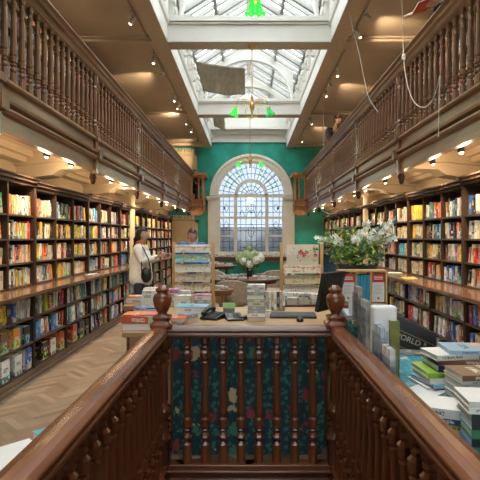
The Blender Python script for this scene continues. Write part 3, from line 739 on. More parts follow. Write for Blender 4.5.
# ---- desk with patterned cloth front
DZ = .822
def floral(name, base, leaf, accents):
    m, N, L, b = newmat(name); S(b, 'Roughness', .8)
    tc = N.new('ShaderNodeTexCoord'); vo = N.new('ShaderNodeTexVoronoi'); S(vo, 'Scale', 26); L.new(tc.outputs['Object'], vo.inputs['Vector'])
    v2 = N.new('ShaderNodeTexVoronoi'); S(v2, 'Scale', 7.5); S(v2, 'Randomness', .45); L.new(tc.outputs['Object'], v2.inputs['Vector'])
    nz = N.new('ShaderNodeTexNoise'); S(nz, 'Scale', 34); L.new(tc.outputs['Object'], nz.inputs['Vector'])
    r1 = N.new('ShaderNodeValToRGB'); r1.color_ramp.interpolation = 'CONSTANT'; e_ = r1.color_ramp.elements
    e_[0].color = c4(leaf); e_[0].position = 0; e_[1].color = c4(base); e_[1].position = .38; x = e_.new(.52); x.color = c4([a*1.7 for a in base]); x = e_.new(.62); x.color = c4(base)
    L.new(vo.outputs['Distance'], r1.inputs[0])
    r2 = N.new('ShaderNodeValToRGB'); r2.color_ramp.interpolation = 'CONSTANT'; e2 = r2.color_ramp.elements
    e2[0].color = c4(accents[0]); e2[1].position = .35; e2[1].color = c4(accents[1]); x = e2.new(.6); x.color = c4(accents[2]); x = e2.new(.8); x.color = c4(leaf)
    sc = N.new('ShaderNodeSeparateColor'); L.new(v2.outputs['Color'], sc.inputs[0]); L.new(sc.outputs[0], r2.inputs[0])
    ad = N.new('ShaderNodeMath'); ad.operation = 'MULTIPLY_ADD'; L.new(nz.outputs[0], ad.inputs[0]); ad.inputs[1].default_value = .5; L.new(v2.outputs['Distance'], ad.inputs[2])
    lt = N.new('ShaderNodeMath'); lt.operation = 'LESS_THAN'; lt.inputs[1].default_value = .66; L.new(ad.outputs[0], lt.inputs[0])
    mx = N.new('ShaderNodeMix'); mx.data_type = 'RGBA'; L.new(lt.outputs[0], mx.inputs[0]); L.new(r1.outputs[0], mx.inputs[6]); L.new(r2.outputs[0], mx.inputs[7])
    L.new(mx.outputs[2], b.inputs['Base Color']); return m
M_flor = floral('dark_floral_cloth', (.006, .034, .046), (.03, .16, .115), [(.26, .035, .04), (.5, .4, .22), (.05, .19, .12)])
M_tealc = floral('teal_tablecloth_pattern', (.03, .20, .24), (.10, .30, .33), [(.20, .42, .44), (.45, .42, .36), (.04, .16, .20)])
o = MB(); rows = []
for j in range(2):
    rows.append([(x/40*1.04-.52, 3.30+.012*math.sin(x*1.3)+.006*math.sin(x*.5+j), .81-j*.806) for x in range(41)])
o.grid(rows); o.grid([[(a, b+.012, c) for a, b, c in r] for r in rows])
tag(o.build('cloth_panel', M_flor), 'dark teal floral cloth hanging behind the front balusters of the stairwell', 'cloth')
e = empty('counter_desk', (0, 3.4, 0), 'long pale oak sales desk behind the stairwell balustrade', 'desk')
def dk(mb, name, mat, bevel=0, par=None):
    o = mb.build(name, mat, e, bevel); o.location = (0, -3.4, 0); return o
dk(MB().box(-.90, .80, 3.40, 4.65, DZ-.035, DZ), 'desk_top', M_oak, .005)
dk(MB().box(-.86, -.82, 3.46, 4.6, 0, DZ-.035).box(-.82, -.56, 3.46, 3.49, 0, DZ-.035), 'side_panel', M_oak)
dk(MB().box(.72, .76, 3.46, 4.6, 0, DZ-.035), 'side_panel', M_oak)
dk(MB().box(-.82, .72, 4.5, 4.53, .2, DZ-.035), 'back_panel', M_oak)
dk(MB().box(-.56, .56, 3.42, 3.44, 0, DZ-.035), 'front_panel', M_dtab)
# ---- tables
def table(name, lab, cx, cy, rx, ry, z, mat, th=.03, n=36, legs=4, drop=.05):
    e = empty(name, (cx, cy, 0), lab, 'table', 'round and oval display tables')
    prof = [(rx*math.cos(2*math.pi*i/n), ry*math.sin(2*math.pi*i/n)) for i in range(n)]
    MB().prism(prof, z-th, z, axis='z').build('table_top', mat, e, .006)
    if drop:
        MB().prism([(a*.88, b*.88) for a, b in prof], z-th-drop, z-th, axis='z').build('apron', mat, e)
    for i in range(legs):
        a = math.pi/legs+2*math.pi*i/legs; px, py = rx*.78*math.cos(a), ry*.78*math.sin(a)
        MB().lathe([(.018, 0), (.022, .05), (.02, z*.5), (.03, z-th-.12), (.03, z-th)], px, py, 8).build('leg', mat, e)
    return e
table('round_table', 'dark round table carrying the hydrangea vase and rows of books', -.10, 8.5, .68, .62, .78, M_dtab)
table('round_table', 'small brown side table right of the left wrapping paper rack', -.47, 7.2, .24, .24, .72, M_mtab, .03, 24, 3)
table('oval_table', 'small dark oval table of white books before the right paper rack', .50, 5.45, .38, .26, .76, M_dtab, .03, 32, 3)
table('round_table', 'brown table at the back beneath the arched window left of centre', -.9, 12.2, .6, .5, .78, M_dtab)
for (x0, x1, y0, y1, lab) in ((-1.5, -.1, 15.6, 16.3, 'low dark table with books in front of the window, left half'), (.1, 1.4, 15.6, 16.3, 'low dark table with books in front of the window, right half'),
                              (-1.32, -.52, 5.0, 5.9, 'brown table stacked with books behind the left end of the desk')):
    e = empty('display_table', (x0, y0, 0), lab, 'table'); z = .85 if y0 > 10 else .78
    MB().box(0, x1-x0, 0, y1-y0, z-.04, z).build('table_top', M_mtab if y0 < 10 else M_dtab, e, .005)
    MB().box(.05, x1-x0-.05, .05, y1-y0-.05, z-.14, z-.04).build('apron', M_dtab, e)
    for a in (.06, x1-x0-.06):
        for b in (.06, y1-y0-.06): MB().lathe([(.025, 0, 1), (.03, z-.14, 1)], a, b, 8).build('leg', M_dtab, e)
# right table with teal cloth
e = empty('display_table', (.66, .9, 0), 'long table under a teal patterned cloth right of the stairwell balustrade', 'table')
MB().box(.0, .95, 0, 2.35, .72, .745).build('table_top', M_oak, e)
for a in (.05, .9):
    for b in (.05, 2.3): MB().lathe([(.03, 0, 1), (.03, .72, 1)], a, b, 8).build('leg', M_oak, e)
cl = MB().box(.655, 1.66, .89, 3.26, .746, .752); rows = []
loop = [(.655, y/20*2.37+.89) for y in range(20, -1, -1)]+[(.655+x/10*1.005, .89) for x in range(1, 11)]+[(1.66, .89+y/20*2.37) for y in range(1, 21)]+[(1.66-x/10*1.005, 3.26) for x in range(1, 11)]
for j in range(5):
    rows.append([(a+(.0 if j == 0 else .012*math.sin(k*1.9))*(-1 if a < 1.2 else 1), b+(.0 if j == 0 else .012*math.sin(k*1.9+1)), .752-j*.17) for k, (a, b) in enumerate(loop)])
cl.grid(rows, smooth=True)
tag(cl.build('tablecloth', M_tealc), 'teal patterned cloth covering the book table at right', 'tablecloth')
# left table (books beside the left handrail)
e = empty('display_table', (-1.29, 1.05, 0), 'wooden table left of the left stair handrail, in the bottom left corner', 'table')
MB().box(0, .60, 0, .64, .67, .70).build('table_top', M_mtab, e, .005)
for a in (.05, .57):
    for b in (.05, .59): MB().lathe([(.025, 0, 1), (.025, .67, 1)], a, b, 8).build('leg', M_mtab, e)
# ---- lying books
TB = 'books laid out on the tables'
def lay(x, y, z, L_, W_, th, rz, c, lab, group=TB, spine_dir=0, hard=True, blank=False):
    """flat book: L_ = height of book (spine length), W_ = page width; rz=0 -> spine faces -y (camera)"""
    mb = MB().book(L_, th, W_, c, Matrix.Translation((0, 0, th/2)) @ Matrix.Rotation(R(90), 4, 'X') @ Matrix.Translation((W_/2, 0, 0)) @ Matrix.Rotation(R(0), 4, 'X') if False else None, hard=hard)
    # local book: spine +x, thickness y, height z -> lay down
    base = Matrix.Translation((0, 0, th/2)) @ Matrix.Rotation(R(-90), 4, 'Z') @ Matrix.Rotation(R(90), 4, 'X') @ Matrix.Translation((W_/2, 0, -L_/2))
    o = mb.build('book', [bookmats(c)[0], plain('blank_cover_'+c, [min(.8, v*1.05) for v in PAL[c]], .4, vary=.03) if blank else bookmats(c)[1], M_page])
    o.matrix_world = Matrix.Translation((x, y, z)) @ Matrix.Rotation(R(rz), 4, 'Z') @ base
    tag(o, lab, 'book', group); return o
def stack(x, y, z, spec, lab, L_=.20, W_=.14, jit=6, rz0=0, hard=True, far=False):
    """spec: list of (colour, thickness) from the bottom up"""
    n = len(spec)
    for i, (c, th) in enumerate(spec):
        pos = 'only book' if n == 1 else 'topmost' if i == n-1 else 'lowest' if i == 0 else ORD[i]+' up'
        k = br.uniform(.95, 1.03)
        if far:
            big.book(L_*k, th, W_*k, c, Matrix.Translation((x, y, z)) @ Matrix.Rotation(R(rz0+br.uniform(-jit, jit)), 4, 'Z') @ Matrix.Translation((0, 0, th/2)) @ Matrix.Rotation(R(-90), 4, 'Z') @ Matrix.Rotation(R(90), 4, 'X') @ Matrix.Translation((W_*k/2, 0, -L_*k/2)), mo=3*keys.index(c)); z += th+.0004; continue
        lay(x+br.uniform(-.004, .004), y+br.uniform(-.004, .004), z, L_*k, W_*k, th, rz0+br.choice([0, 0, 180])+br.uniform(-jit, jit), c, ('flat %s book, %s of the %s' % (CNAME[c], pos, lab)) if n > 1 else 'flat %s book lying %s' % (CNAME[c], lab), hard=hard)
        z += th+.0004
    return z
def S_(s, th=.022): return [(c, th*br.uniform(.85, 1.15)) for c in s]
def px(p, Y): return (p-249)*Y/480
# on the desk, left part
stack(px(141, 3.56), 3.56, DZ, [('s', .05), ('r', .052), ('o', .012)], 'pile at the left front corner of the desk', .24, .17, 4)
stack(px(148, 4.05), 4.02, DZ, [('w', .045), ('w', .035), ('b', .015)], 'blue-topped pile left of the left urn', .20, .15, 8)
stack(px(152, 4.55), 4.50, DZ, [('w', .05), ('e', .05), ('w', .05), ('w', .03)], 'tall white pile behind the left urn', .15, .13, 4)
stack(px(177, 3.6), 3.56, DZ, [('w', .022), ('t', .022), ('w', .01), ('o', .03)], 'small orange-topped pile right of the left urn', .14, .10, 8)
stack(px(188, 3.85), 3.82, DZ, [('w', .04), ('e', .03)], 'low grey pile under the flat books on the desk', .12, .12, 8, 60)
stack(px(193, 4.1), 4.12, DZ, [('w', .05), ('w', .03), ('s', .012)], 'broad pale pile centre left of the desk', .27, .19, 4)
stack(px(184, 4.5), 4.48, DZ, [('w', .05), ('w', .045), ('w', .04)], 'white pile in front of the left paper rack', .16, .13, 8)
stack(px(203, 4.45), 4.47, DZ, [('w', .06), ('e', .04), ('w', .03), ('p', .014)], 'pink-topped pile before the left paper rack', .15, .12, 4)
stack(px(256, 3.95), 3.92, DZ, [('c', .032), ('w', .03), ('e', .028), ('e', .03), ('c', .03), ('e', .025), ('c', .03), ('e', .026), ('w', .02), ('e', .018), ('w', .02)], 'tall pile in the middle of the desk', .145, .115, 4)
for i, c in enumerate('ewcwkcw'):
    x = .165+i*.026
    o = MB().book(.17, .02, .12, c).build('book', [*bookmats(c), M_page]); o.location = (x, 4.42, DZ+.004); o.rotation_euler = (0, R(-0), R(-90))
    o.rotation_euler = Euler((0, R(10), R(-90)), 'XYZ') if False else Euler((0, 0, R(-90)))
    tag(o, 'standing %s book, %s from the left behind the tall desk pile' % (CNAME[c], ORD[i]), 'book', 'books standing on the desk')
# on the table behind the left end of the desk
TZ = .78
stack(px(137, 5.3), 5.3, TZ, [('w', .04), ('w', .02), ('r', .014)], 'red-topped pile beside the woman in cream', .20, .16, 6)
stack(px(152, 5.2), 5.22, TZ, S_('wewew', .034), 'high pile on the rear table', .17, .14, 4)
stack(px(173, 5.3), 5.3, TZ, [('w', .03), ('w', .04), ('w', .035), ('p', .03), ('p', .012)], 'pink-topped pile on the rear table', .14, .13, 6)
stack(px(184, 5.5), 5.5, TZ, S_('wwew', .028), 'low pile at the right of the rear table', .15, .12, 6)
stack(px(163, 5.65), 5.68, TZ, S_('wtw', .03), 'far pile on the rear table', .16, .13, 6)
# oval table of white books
for i, (p, Y, sp, L_) in enumerate(((281, 5.35, 'wwwe', .13), (292, 5.3, 'www', .12), (304, 5.33, 'wewew', .12), (316, 5.4, 'wwww', .12), (287, 5.5, 'wsww', .13), (299, 5.56, 'wwrw', .12), (311, 5.55, 'weww', .13))):
    stack(px(p, Y), Y, .76, S_(sp, .024), '%s pile on the oval table' % ['front left', 'front middle-left', 'front middle-right', 'front right', 'back left', 'back middle', 'back right'][i], L_, .10, 8)
# round table with vase: rows of small books
k = 0
for j, Y in enumerate((8.1, 8.42, 8.78)):
    for i in range(7):
        x = -.10 + (i-3)*.165 + (.03 if j % 2 else 0)
        if (x+.10)**2/.55**2+(Y-8.5)**2/.52**2 > 1 or abs(x-.0) < .12 and j == 1: continue
        k += 1
        stack(x, Y, .78, S_(br.choice(['we', 'cw', 'w', 'ew', 'uw', 'wp', 'ee']), .022), '%s pile on the round vase table' % ORD[k-1], .14, .11, 12, far=True)
stack(px(217, 7.2), 7.2, .72, S_('ww', .03), 'pile on the small brown side table, left', .20, .14, 8)
stack(px(224, 7.15), 7.14, .72, S_('ew', .02), 'pile on the small brown side table, right', .12, .12, 8)
k = 0
for s_, xs in ((-1, -1.4), (1, .2)):
    for i in range(6):
        k += 1
        stack(xs+.1+i*.2, 15.85, .85, S_(br.choice(['wws', 'sww', 'www', 'rww', 'ccw']), .03), '%s pile from the left under the arched window' % ORD[k-1], .17, .14, 5, far=True)
for i in range(5): stack(-1.3+.2*i, 12.15, .78, S_(br.choice(['wc', 'cw', 'rw', 'ww']), .03), '%s pile from the left on the rear brown table' % ORD[i], .17, .14, 8, far=True)
# worktop flat books
stack(-2.36, 7.25, .917, S_('yw', .012), 'face up on the left worktop', .2, .13, 20, 80)
stack(2.25, 6.75, .917, [('y', .012)], 'open on the right worktop, bright yellow', .26, .18, 0, 85)
stack(2.24, 7.35, .917, S_('wcw', .012), 'low pile on the right worktop', .28, .2, 8, 80)
# right table books
RZ = .7525
def rs(x, y, z, L_, W_, th, rz, c, lab): return lay(x, y, z, L_, W_, th, rz, c, lab, blank=(x < 0 or c in 'wn'))
rs(px(416, 3.05), 3.10, RZ, .22, .17, .014, -18, 'e', 'grey and white magazine at the far end of the teal table')
rs(px(452, 3.0), 3.08, RZ, .24, .17, .03, -8, 'k', 'black book at the far end of the teal table')
rs(1.22, 2.78, RZ, .28, .20, .035, 75, 'w', 'thick white book under the blue one near the far table end')
rs(1.14, 2.80, RZ+.036, .28, .20, .02, 72, 'b', 'bright blue book lying near the far end of the teal table')
z = RZ
for i, (c, th, L_, W_, rz, dx, lab) in enumerate((
        ('w', .022, .26, .20, 8, -.05, 'white book at the bottom of the large right pile'), ('s', .02, .27, .20, 14, -.03, 'pale blue book second in the large right pile'),
        ('w', .024, .32, .22, 4, 0, 'white book under the lime green one in the large right pile'), ('l', .026, .33, .22, 3, .0, 'lime green spined book in the large right pile'),
        ('n', .032, .30, .20, 2, .04, 'navy hardback with gold lettering in the large right pile'), ('u', .022, .28, .19, -3, .05, 'brown book under the white one in the large right pile'),
        ('w', .026, .25, .17, 8, .00, 'white and olive book near the top of the large right pile'), ('s', .02, .27, .19, -5, .10, 'sky blue book topping the large right pile'))):
    rs(1.02+dx, 2.42, z, L_, W_, th, rz, c, lab); z += th+.0004
rs(.82, 2.28, RZ, .21, .15, .012, 40, 'w', 'white booklet beside the handrail on the teal table')
z = RZ
for c, th, L_, dx, lab in (('y', .022, .22, .01, 'yellow book under the two front white books'), ('n', .024, .22, 0, 'navy book under the front white book'), ('w', .036, .23, -.01, 'thick white book with a blue mark in the front pile'),
                           ):
    rs(.81+dx, 1.92, z, L_, .16, th, -22, c, lab); z += th+.0004
z0 = z
z = RZ
for c, th, L_, lab in (('k', .03, .2, 'black book at the bottom of the near corner pile'), ('g', .03, .2, 'dark green book second in the near corner pile'), ('k', .028, .2, 'black checked book third in the near corner pile'), ('k', .028, .2, 'black checked book fourth in the near corner pile'),
                       ('w', .022, .22, 'white book with a black edge above the near corner pile'), ('w', .022, .22, 'white book topping the near corner pile')):
    rs(.90, 1.78, z, L_, .17, th, -6, c, lab); z += th+.0004
z = RZ
for c, th, lab in (('w', .03, 'white book at the bottom of the brown-topped pile'), ('n', .03, 'navy book second in the brown-topped pile'), ('w', .03, 'white book third in the brown-topped pile'), ('e', .03, 'grey book fourth in the brown-topped pile'), ('w', .012, 'wide white magazine under the brown book'), ('u', .024, 'brown illustrated book face up on the right table')):
    rs(1.03, 2.13, z, .26, .17, th, 4, c, lab); z += th+.0004
o = MB().box(-.09, .09, -.07, .07, 0, .02).build('glass_plate', M_jade, None, .004); o.location = (.85, 1.60, RZ); tag(o, 'green glass plate in front of the near corner pile of books', 'plate')
# bottom left books
rs(-.83, 1.62, .70, .27, .19, .045, 47, 'm', 'maroon edged book in the bottom left corner, farthest from the camera')
rs(-.835, 1.615, .7454, .26, .18, .012, 47, 'w', 'white magazine on the maroon book in the bottom left corner')
rs(-.735, 1.47, .70, .26, .115, .05, 47, 'w', 'white book beside the handrail in the bottom left corner')
rs(-.715, 1.79, .70, .16, .06, .09, 46, 't', 'teal book edge poking above the left handrail')
rs(-.88, 1.38, .7005, .26, .2, .035, 47, 'w', 'white book nearest the bottom left corner')
# ================================================================ DESK EQUIPMENT, RACKS, PLANTS, LAMPS
def desk_phone(px_, Y, lab, sc=1, rz=0, handset=True):
    e = empty('telephone', (px(px_, Y), Y, DZ), lab, 'telephone', rz=R(rz))
    MB().prism([(-.10*sc, 0), (.09*sc, 0), (.09*sc, .05*sc), (-.10*sc, .018*sc)], -.075*sc, .075*sc, axis='x').build('base', M_black, e, .004)
    k = MB()
    for i in range(3):
        for j in range(4): k.box(-.005+i*.022*sc, .012*sc-.005+i*.022*sc, -.07*sc+j*.022*sc, -.056*sc+j*.022*sc, .026*sc+j*.004, .032*sc+j*.004)
    k.build('keypad', M_dgrey, e)
    MB().box(-.0, .06*sc, .03*sc, .07*sc, .044*sc, .053*sc).build('display', plain('lcd', (.20, .30, .22), .2), e)
    if handset:
        MB().tube([(-.05*sc, -.09*sc, .045*sc), (-.05*sc, -.06*sc, .065*sc), (-.05*sc, .05*sc, .08*sc), (-.05*sc, .085*sc, .065*sc)], [.022*sc, .016*sc, .016*sc, .022*sc], 8).build('handset', M_black, e)
        MB().tube([(-.05+.012*math.cos(i*.9)+.003*i*.3, -.10-.002*i*.5, .02+.012*math.sin(i*.9)) for i in range(40)], .003, 4).build('cord', M_black, e)
    return e
desk_phone(214, 4.0, 'black desk telephone with handset on the oak desk, left one', 1.0, -25)
desk_phone(234, 3.95, 'black card terminal phone beside the desk telephone, middle of the desk', .9, 12, False)
e = empty('handset', (px(245, 3.95), 3.95, DZ), 'black cordless handset lying beside the tall pile of books on the desk', 'handset', rz=R(55))
MB().box(-.07, .07, -.022, .022, 0, .03).build('body', M_black, e, .008); MB().box(.02, .06, -.015, .015, .03, .032).build('screen', M_dgrey, e)
e = empty('card_holder', (px(229, 4.25), 4.25, DZ), 'small stand with a bright green card behind the card terminal', 'card holder')
MB().box(-.05, .05, -.02, .02, 0, .05).build('base', M_dgrey, e); MB().box(-.055, .055, -.01, .0, .05, .095).build('card', plain('lime_card', (.35, .65, .25), .5), e)
e = empty('keyboard', (px(293, 4.05), 4.06, DZ), 'black computer keyboard on the oak desk', 'keyboard', rz=R(-3))
MB().prism([(-.07, 0), (.07, 0), (.07, .03), (-.07, .016)], -.195, .195, axis='x').build('keyboard_body', M_black, e, .003)
k = MB()
for j in range(5):
    for i in range(17): k.box(-.187+i*.022, -.169+i*.022, -.06+j*.025, -.042+j*.025, .016+.0026*j, .026+.0026*j)
k.build('keys', M_dgrey, e)
e = empty('computer_mouse', (px(300, 3.86), 3.86, DZ), 'black computer mouse in front of the keyboard', 'mouse')
MB().ball((0, 0, .01), (.03, .05, .026), 10).build('mouse_body', M_black, e); MB().tube([(0, .045, .01), (.01, .1, .006), (.05, .14, .005)], .003, 4).build('cable', M_black, e)
e = empty('paper_cup', (px(268.5, 4.1), 4.1, DZ), 'small pale cup with a yellow rim right of the tall pile', 'cup')
MB().lathe([(.022, 0), (.028, .05), (.024, .05), (.02, .01)], n=14).build('cup', M_wht, e); MB().lathe([(.0285, .040), (.0295, .046), (.0285, .052)], n=14).build('rim', plain('yellow_rim', (.8, .65, .2)), e)
# monitor, turned away from the camera
e = empty('monitor', (px(333, 3.75), 3.75, DZ), 'black computer monitor seen from behind, right of the desk', 'monitor', rz=R(-38))
M = Matrix.Translation((0, 0, .26)) @ Matrix.Rotation(R(12), 4, 'Y')
MB().box(-.02, .012, -.20, .20, -.15, .15, 0, M).build('screen_housing', M_black, e, .004)
MB().box(-.024, -.020, -.19, .19, -.14, .14, 0, M).build('screen', plain('screen_glass', (.02, .02, .025), .1), e)
MB().box(.01, .04, -.03, .03, .02, .24).build('neck', M_black, e); MB().lathe([(.09, 0), (.09, .012), (.03, .02)], .02, 0, 20).build('stand_foot', M_black, e)
# black planter on its shelf with the big white arrangement
PX_, PY_ = px(355, 4.25), 4.25
e = empty('planter', (PX_, PY_, DZ), 'tall dark planter holding the large white flower arrangement behind the display box', 'planter')
MB().box(-.16, .16, -.10, .10, 0, .43).build('planter_body', M_black, e, .006); MB().box(-.15, .15, -.09, .09, .43, .435).build('soil', plain('soil', (.03, .02, .015), .9), e)
def leafmat(n, c, c2): return plain(n, c, .45, col2=c2, scale=20)
M_leaf = leafmat('leaf_green', (.08, .22, .04), (.20, .40, .07)); M_leafl = leafmat('leaf_yellow_green', (.38, .52, .06), (.60, .68, .10)); M_leafb = leafmat('leaf_blue_green', (.06, .15, .10), (.14, .27, .20))
M_petal = plain('white_petal', (.88, .88, .80), .6, vary=.06); M_petalg = plain('green_white_petal', (.50, .60, .32), .6, vary=.2); M_stem = plain('stem_green', (.10, .20, .05), .6)
def leaf(mb, p, d, L_, w, m=0):
    d = Vector(d).normalized(); s_ = d.cross(Vector((fr.uniform(-1, 1), fr.uniform(-1, 1), 1))).normalized(); up = s_.cross(d)
    p = Vector(p); a = p+d*L_*.35+s_*w+up*w*.2; b = p+d*L_; c = p+d*L_*.35-s_*w+up*w*.2; mid = p+d*L_*.5-up*w*.15
    mb.face([p, a, mid], m); mb.face([a, b, mid], m); mb.face([b, c, mid], m); mb.face([c, p, mid], m)
def petal_star(mb, p, r, n=5, m=0, out=None):
    o = Vector(out or (fr.uniform(-1, 1), -1+fr.uniform(-.5, .5), fr.uniform(-.4, .8))).normalized(); u = o.cross(Vector((0, 0, 1))).normalized(); v = o.cross(u); p = Vector(p)
    for i in range(n):
        a = 2*math.pi*i/n+fr.random(); b = a+2*math.pi/n*.8; dd = o*r*.35
        mb.face([p, p+(u*math.cos(a)+v*math.sin(a))*r*.7+dd, p+(u*math.cos((a+b)/2)+v*math.sin((a+b)/2))*r+dd*1.3, p+(u*math.cos(b)+v*math.sin(b))*r*.7+dd], m)
e = empty('flower_arrangement', (PX_, PY_, DZ+.44), 'large arrangement of white blossoms and green foliage in the dark planter', 'flowers')
fo = MB(); fl = MB(); st = MB(); yl = MB(); rr = random.Random(5)
stems = []
for i in range(46):
    a = rr.uniform(-1.35, 1.35); up = math.cos(a*.72); ln = rr.uniform(.22, .42)*(1.0 if abs(a) < .9 else .92)
    tip = Vector((math.sin(a)*ln*.98, rr.uniform(-.14, .12), abs(up)*ln*.92+.02)); stems.append((a, tip))
    base = Vector((rr.uniform(-.05, .05), rr.uniform(-.03, .03), 0)); midp = base.lerp(tip, .5)+Vector((0, 0, .05))
    st.tube([base, midp, tip], .003, 4)
    kind = rr.choice('wwwwgllb') if i > 5 else 'w'
    if tip.x < -.2: kind = rr.choice('gglw')
    for q in range(26):
        tt = rr.uniform(.25, 1.0); p = base.lerp(midp, tt*2) if tt < .5 else midp.lerp(tip, tt*2-1)
        d = Vector((rr.uniform(-1, 1), rr.uniform(-1, 1), rr.uniform(-.3, 1)))
        if kind == 'w':
            if tt > .5:
                petal_star(fl, p+d*.024, rr.uniform(.018, .032), 5, 0)
            else: leaf(fo, p, d, rr.uniform(.03, .07), .010, 0)
        elif kind == 'g': leaf(fo, p, d, rr.uniform(.035, .07), .012, rr.choice([0, 0, 1]))
        elif kind == 'l': leaf(fo, p, d, rr.uniform(.02, .05), .010, 1)
        else: leaf(fo, p, d, rr.uniform(.03, .06), .013, 2)
for i in range(420):
    p = Vector((rr.uniform(-.22, .24), rr.uniform(-.14, .12), rr.uniform(.0, .15))); leaf(fo, p, (rr.uniform(-1, 1), rr.uniform(-1, .6), rr.uniform(-.2, 1)), rr.uniform(.03, .07), .013, rr.choice([0, 0, 2, 2, 1]))
fo.build('foliage', [M_leaf, M_leafl, M_leafb], e); fl.build('white_blossoms', M_petal, e); st.build('stems', M_stem, e)
# wooden display box with red and teal books
e = empty('display_box', (px(361.5, 3.9), 3.9, DZ), 'open pine display box holding red and white books and teal volumes', 'display box')
w_ = .19
for z0 in (0, .135, .40): MB().box(-w_, w_, -.07, .07, z0, z0+.012).build('shelf', M_pine, e)
for a, b, z0 in ((-w_, -w_+.012, 0), (w_-.012, w_, 0), (-.063, -.053, .147), (.055, .065, .147)): MB().box(a, b, -.07, .07, z0, .40).build('side_panel', M_pine, e)
MB().box(-w_, w_, .06, .07, 0, .40).build('back_panel', M_pine, e)
def cover_card(x, z, h, w, body, top, par_y, lab):
    o = MB().book(h, .022, w, 'w', Matrix.Translation((w/2, 0, 0))).build('book', [*bookmats('w'), M_page]); 
    e2 = empty('book', (x, par_y, z), lab, 'book', 'books in the pine display box')
    bpy.data.objects.remove(o)
    MB().box(-w/2, w/2, 0, .02, 0, h).build('cover', plain('card_'+body, PAL[body], .4, vary=.03), e2)
    if top:
        MB().box(-w/2, w/2, -.002, 0, h*.70, h).build('title_panel', plain('card_'+top, PAL[top], .4, vary=.03), e2)
        k = MB()
        for i in range(7): k.box(-w*.36, w*.36-(.01 if i % 3 else 0), -.002, -.0005, h*.58-i*h*.05, h*.58-i*h*.05+.0035)
        k.build('small_print', plain('print_grey', (.45, .42, .42)), e2)
        k = MB()
        for i in range(2): k.box(-w*.36, w*.36, -.004, -.002, h*.80+i*h*.07, h*.80+i*h*.07+.006)
        k.build('title_lines', M_wht, e2)
        MB().box(-.008, .008, -.003, 0, h*.10, h*.17).build('emblem', plain('card_m', PAL['r'], .4), e2)
cover_card(-.118, .98, .225, .098, 'w', 'r', 3.845, 'white book with a red title panel, left in the display box')
cover_card(.122, .98, .225, .098, 'w', 'r', 3.845, 'white book with a red title panel, right in the display box')
for z, pts in ((.85, ((.12, 'lower right'), (-.11, 'lower left'))),):
    for x, n in pts: cover_card(x, z-.01, .115, .09, 'm', None, 3.85, 'dark red book at the %s of the display box' % n)
X0 = px(361.5, 3.9)
for o in [o for o in COL.objects if o.name.startswith('book') and o.type == 'EMPTY' and o.get('group') == 'books in the pine display box']: o.location.x += X0
for i in range(4):
    o = MB().book(.225, .023, .1, 't').build('book', [plain('teal_volume', (.02, .26, .40), .4, vary=.04), plain('teal_volume', (0, 0, 0)), M_page]); o.rotation_euler.z = R(-90)
    o.location = (X0-.036+i*.026, 3.845, .9695); tag(o, 'teal volume, %s of four in the pine display box' % ORD[i], 'book', 'teal volumes in the display box')
o = MB().book(.225, .03, .1, 'p').build('book', [*bookmats('p'), M_page]); o.rotation_euler.z = R(-90); o.location = (X0-.172+.02, 3.84, .9695) if False else (X0-.2+.0, 3.9, DZ); 
o.location = (X0-.212, 3.87, DZ); o.scale = (1, 1, 1.75); tag(o, 'dusty pink folder standing against the left side of the display box', 'folder')
# receipt printer
e = empty('receipt_printer', (px(350, 3.45)-.01, 3.42, DZ), 'grey receipt printer between the right urn and the acrylic leaflet holder', 'printer', rz=R(15))
MB().prism([(-.08, 0), (.08, 0), (.08, .15), (.0, .17), (-.08, .10)], -.065, .065, axis='x').build('printer_body', M_dgrey, e, .006); MB().prism([(-.06, .125), (.0, .165), (.0, .17), (-.06, .13)], -.05, .05, axis='x').build('paper_cover', M_lgrey, e)
MB().box(-.03, .03, -.05, -.045, .11, .22).build('receipt_paper', M_wht, e)
e = empty('cash_box', (px(353, 3.12), 3.13, .0), 'dark floral plinth standing under the printer beside the right newel', 'plinth')
MB().box(-.045, .055, -.09, .09, 0, .97).build('plinth_body', M_flor, e, .004)
# white display stand and clear stepped leaflet holder on the teal table
e = empty('display_stand', (.745, 2.55, RZ), 'white plastic display stand on the teal table', 'stand')
MB().box(-.078, .05, .02, .10, 0, .375).build('panel', M_wht, e, .012); MB().box(-.08, .055, .01, .12, 0, .012).build('foot', M_wht, e)
o = MB().book(.31, .045, .035, 'l').build('book', [plain('olive_cover', (.16, .17, .03), .45, vary=.4, scale=14), MATS['olive_cover'], M_page]); o.location = (.762, 2.50, RZ); o.rotation_euler.z = R(-90)
tag(o, 'tall olive green book propped against the white display stand', 'book')
e = empty('leaflet_holder', (.68, 2.7, RZ), 'stepped clear acrylic leaflet holder beside the right handrail', 'leaflet holder')
TI = ((2.98, .42, 'u'), (2.78, .36, 'e'), (2.48, .27, 's'), (2.32, .19, 'w'))
for y, zt, c in TI:
    MB().box(-.022, -.019, y-2.77, y-2.61, 0, zt-.02).box(.014, .017, y-2.77, y-2.61, 0, zt).box(-.019, .014, y-2.77, y-2.767, 0, zt-.05).box(-.019, .014, y-2.61, y-2.613, 0, zt-.05).build('pocket', M_acryl, e)
for i, (y, zt, c) in enumerate(TI):
    for j in range(3):
        o = MB().box(-.0025, .0025, -.07, .07, 0, .21).build('leaflet', [plain('leaflet_%s%d' % (c, j), [v*.6*(1-.2*j)+.3 for v in PAL[c]], .5, vary=.5, scale=25)])
        o.location = (.668+j*.010, y+.01+.002*j, RZ+max(.004, zt-.19)); tag(o, '%s leaflet, %s in the %s pocket of the acrylic holder' % (CNAME[c], ORD[j], ['tallest', 'second tallest', 'third', 'lowest'][i]), 'leaflet', 'leaflets in the acrylic holder')
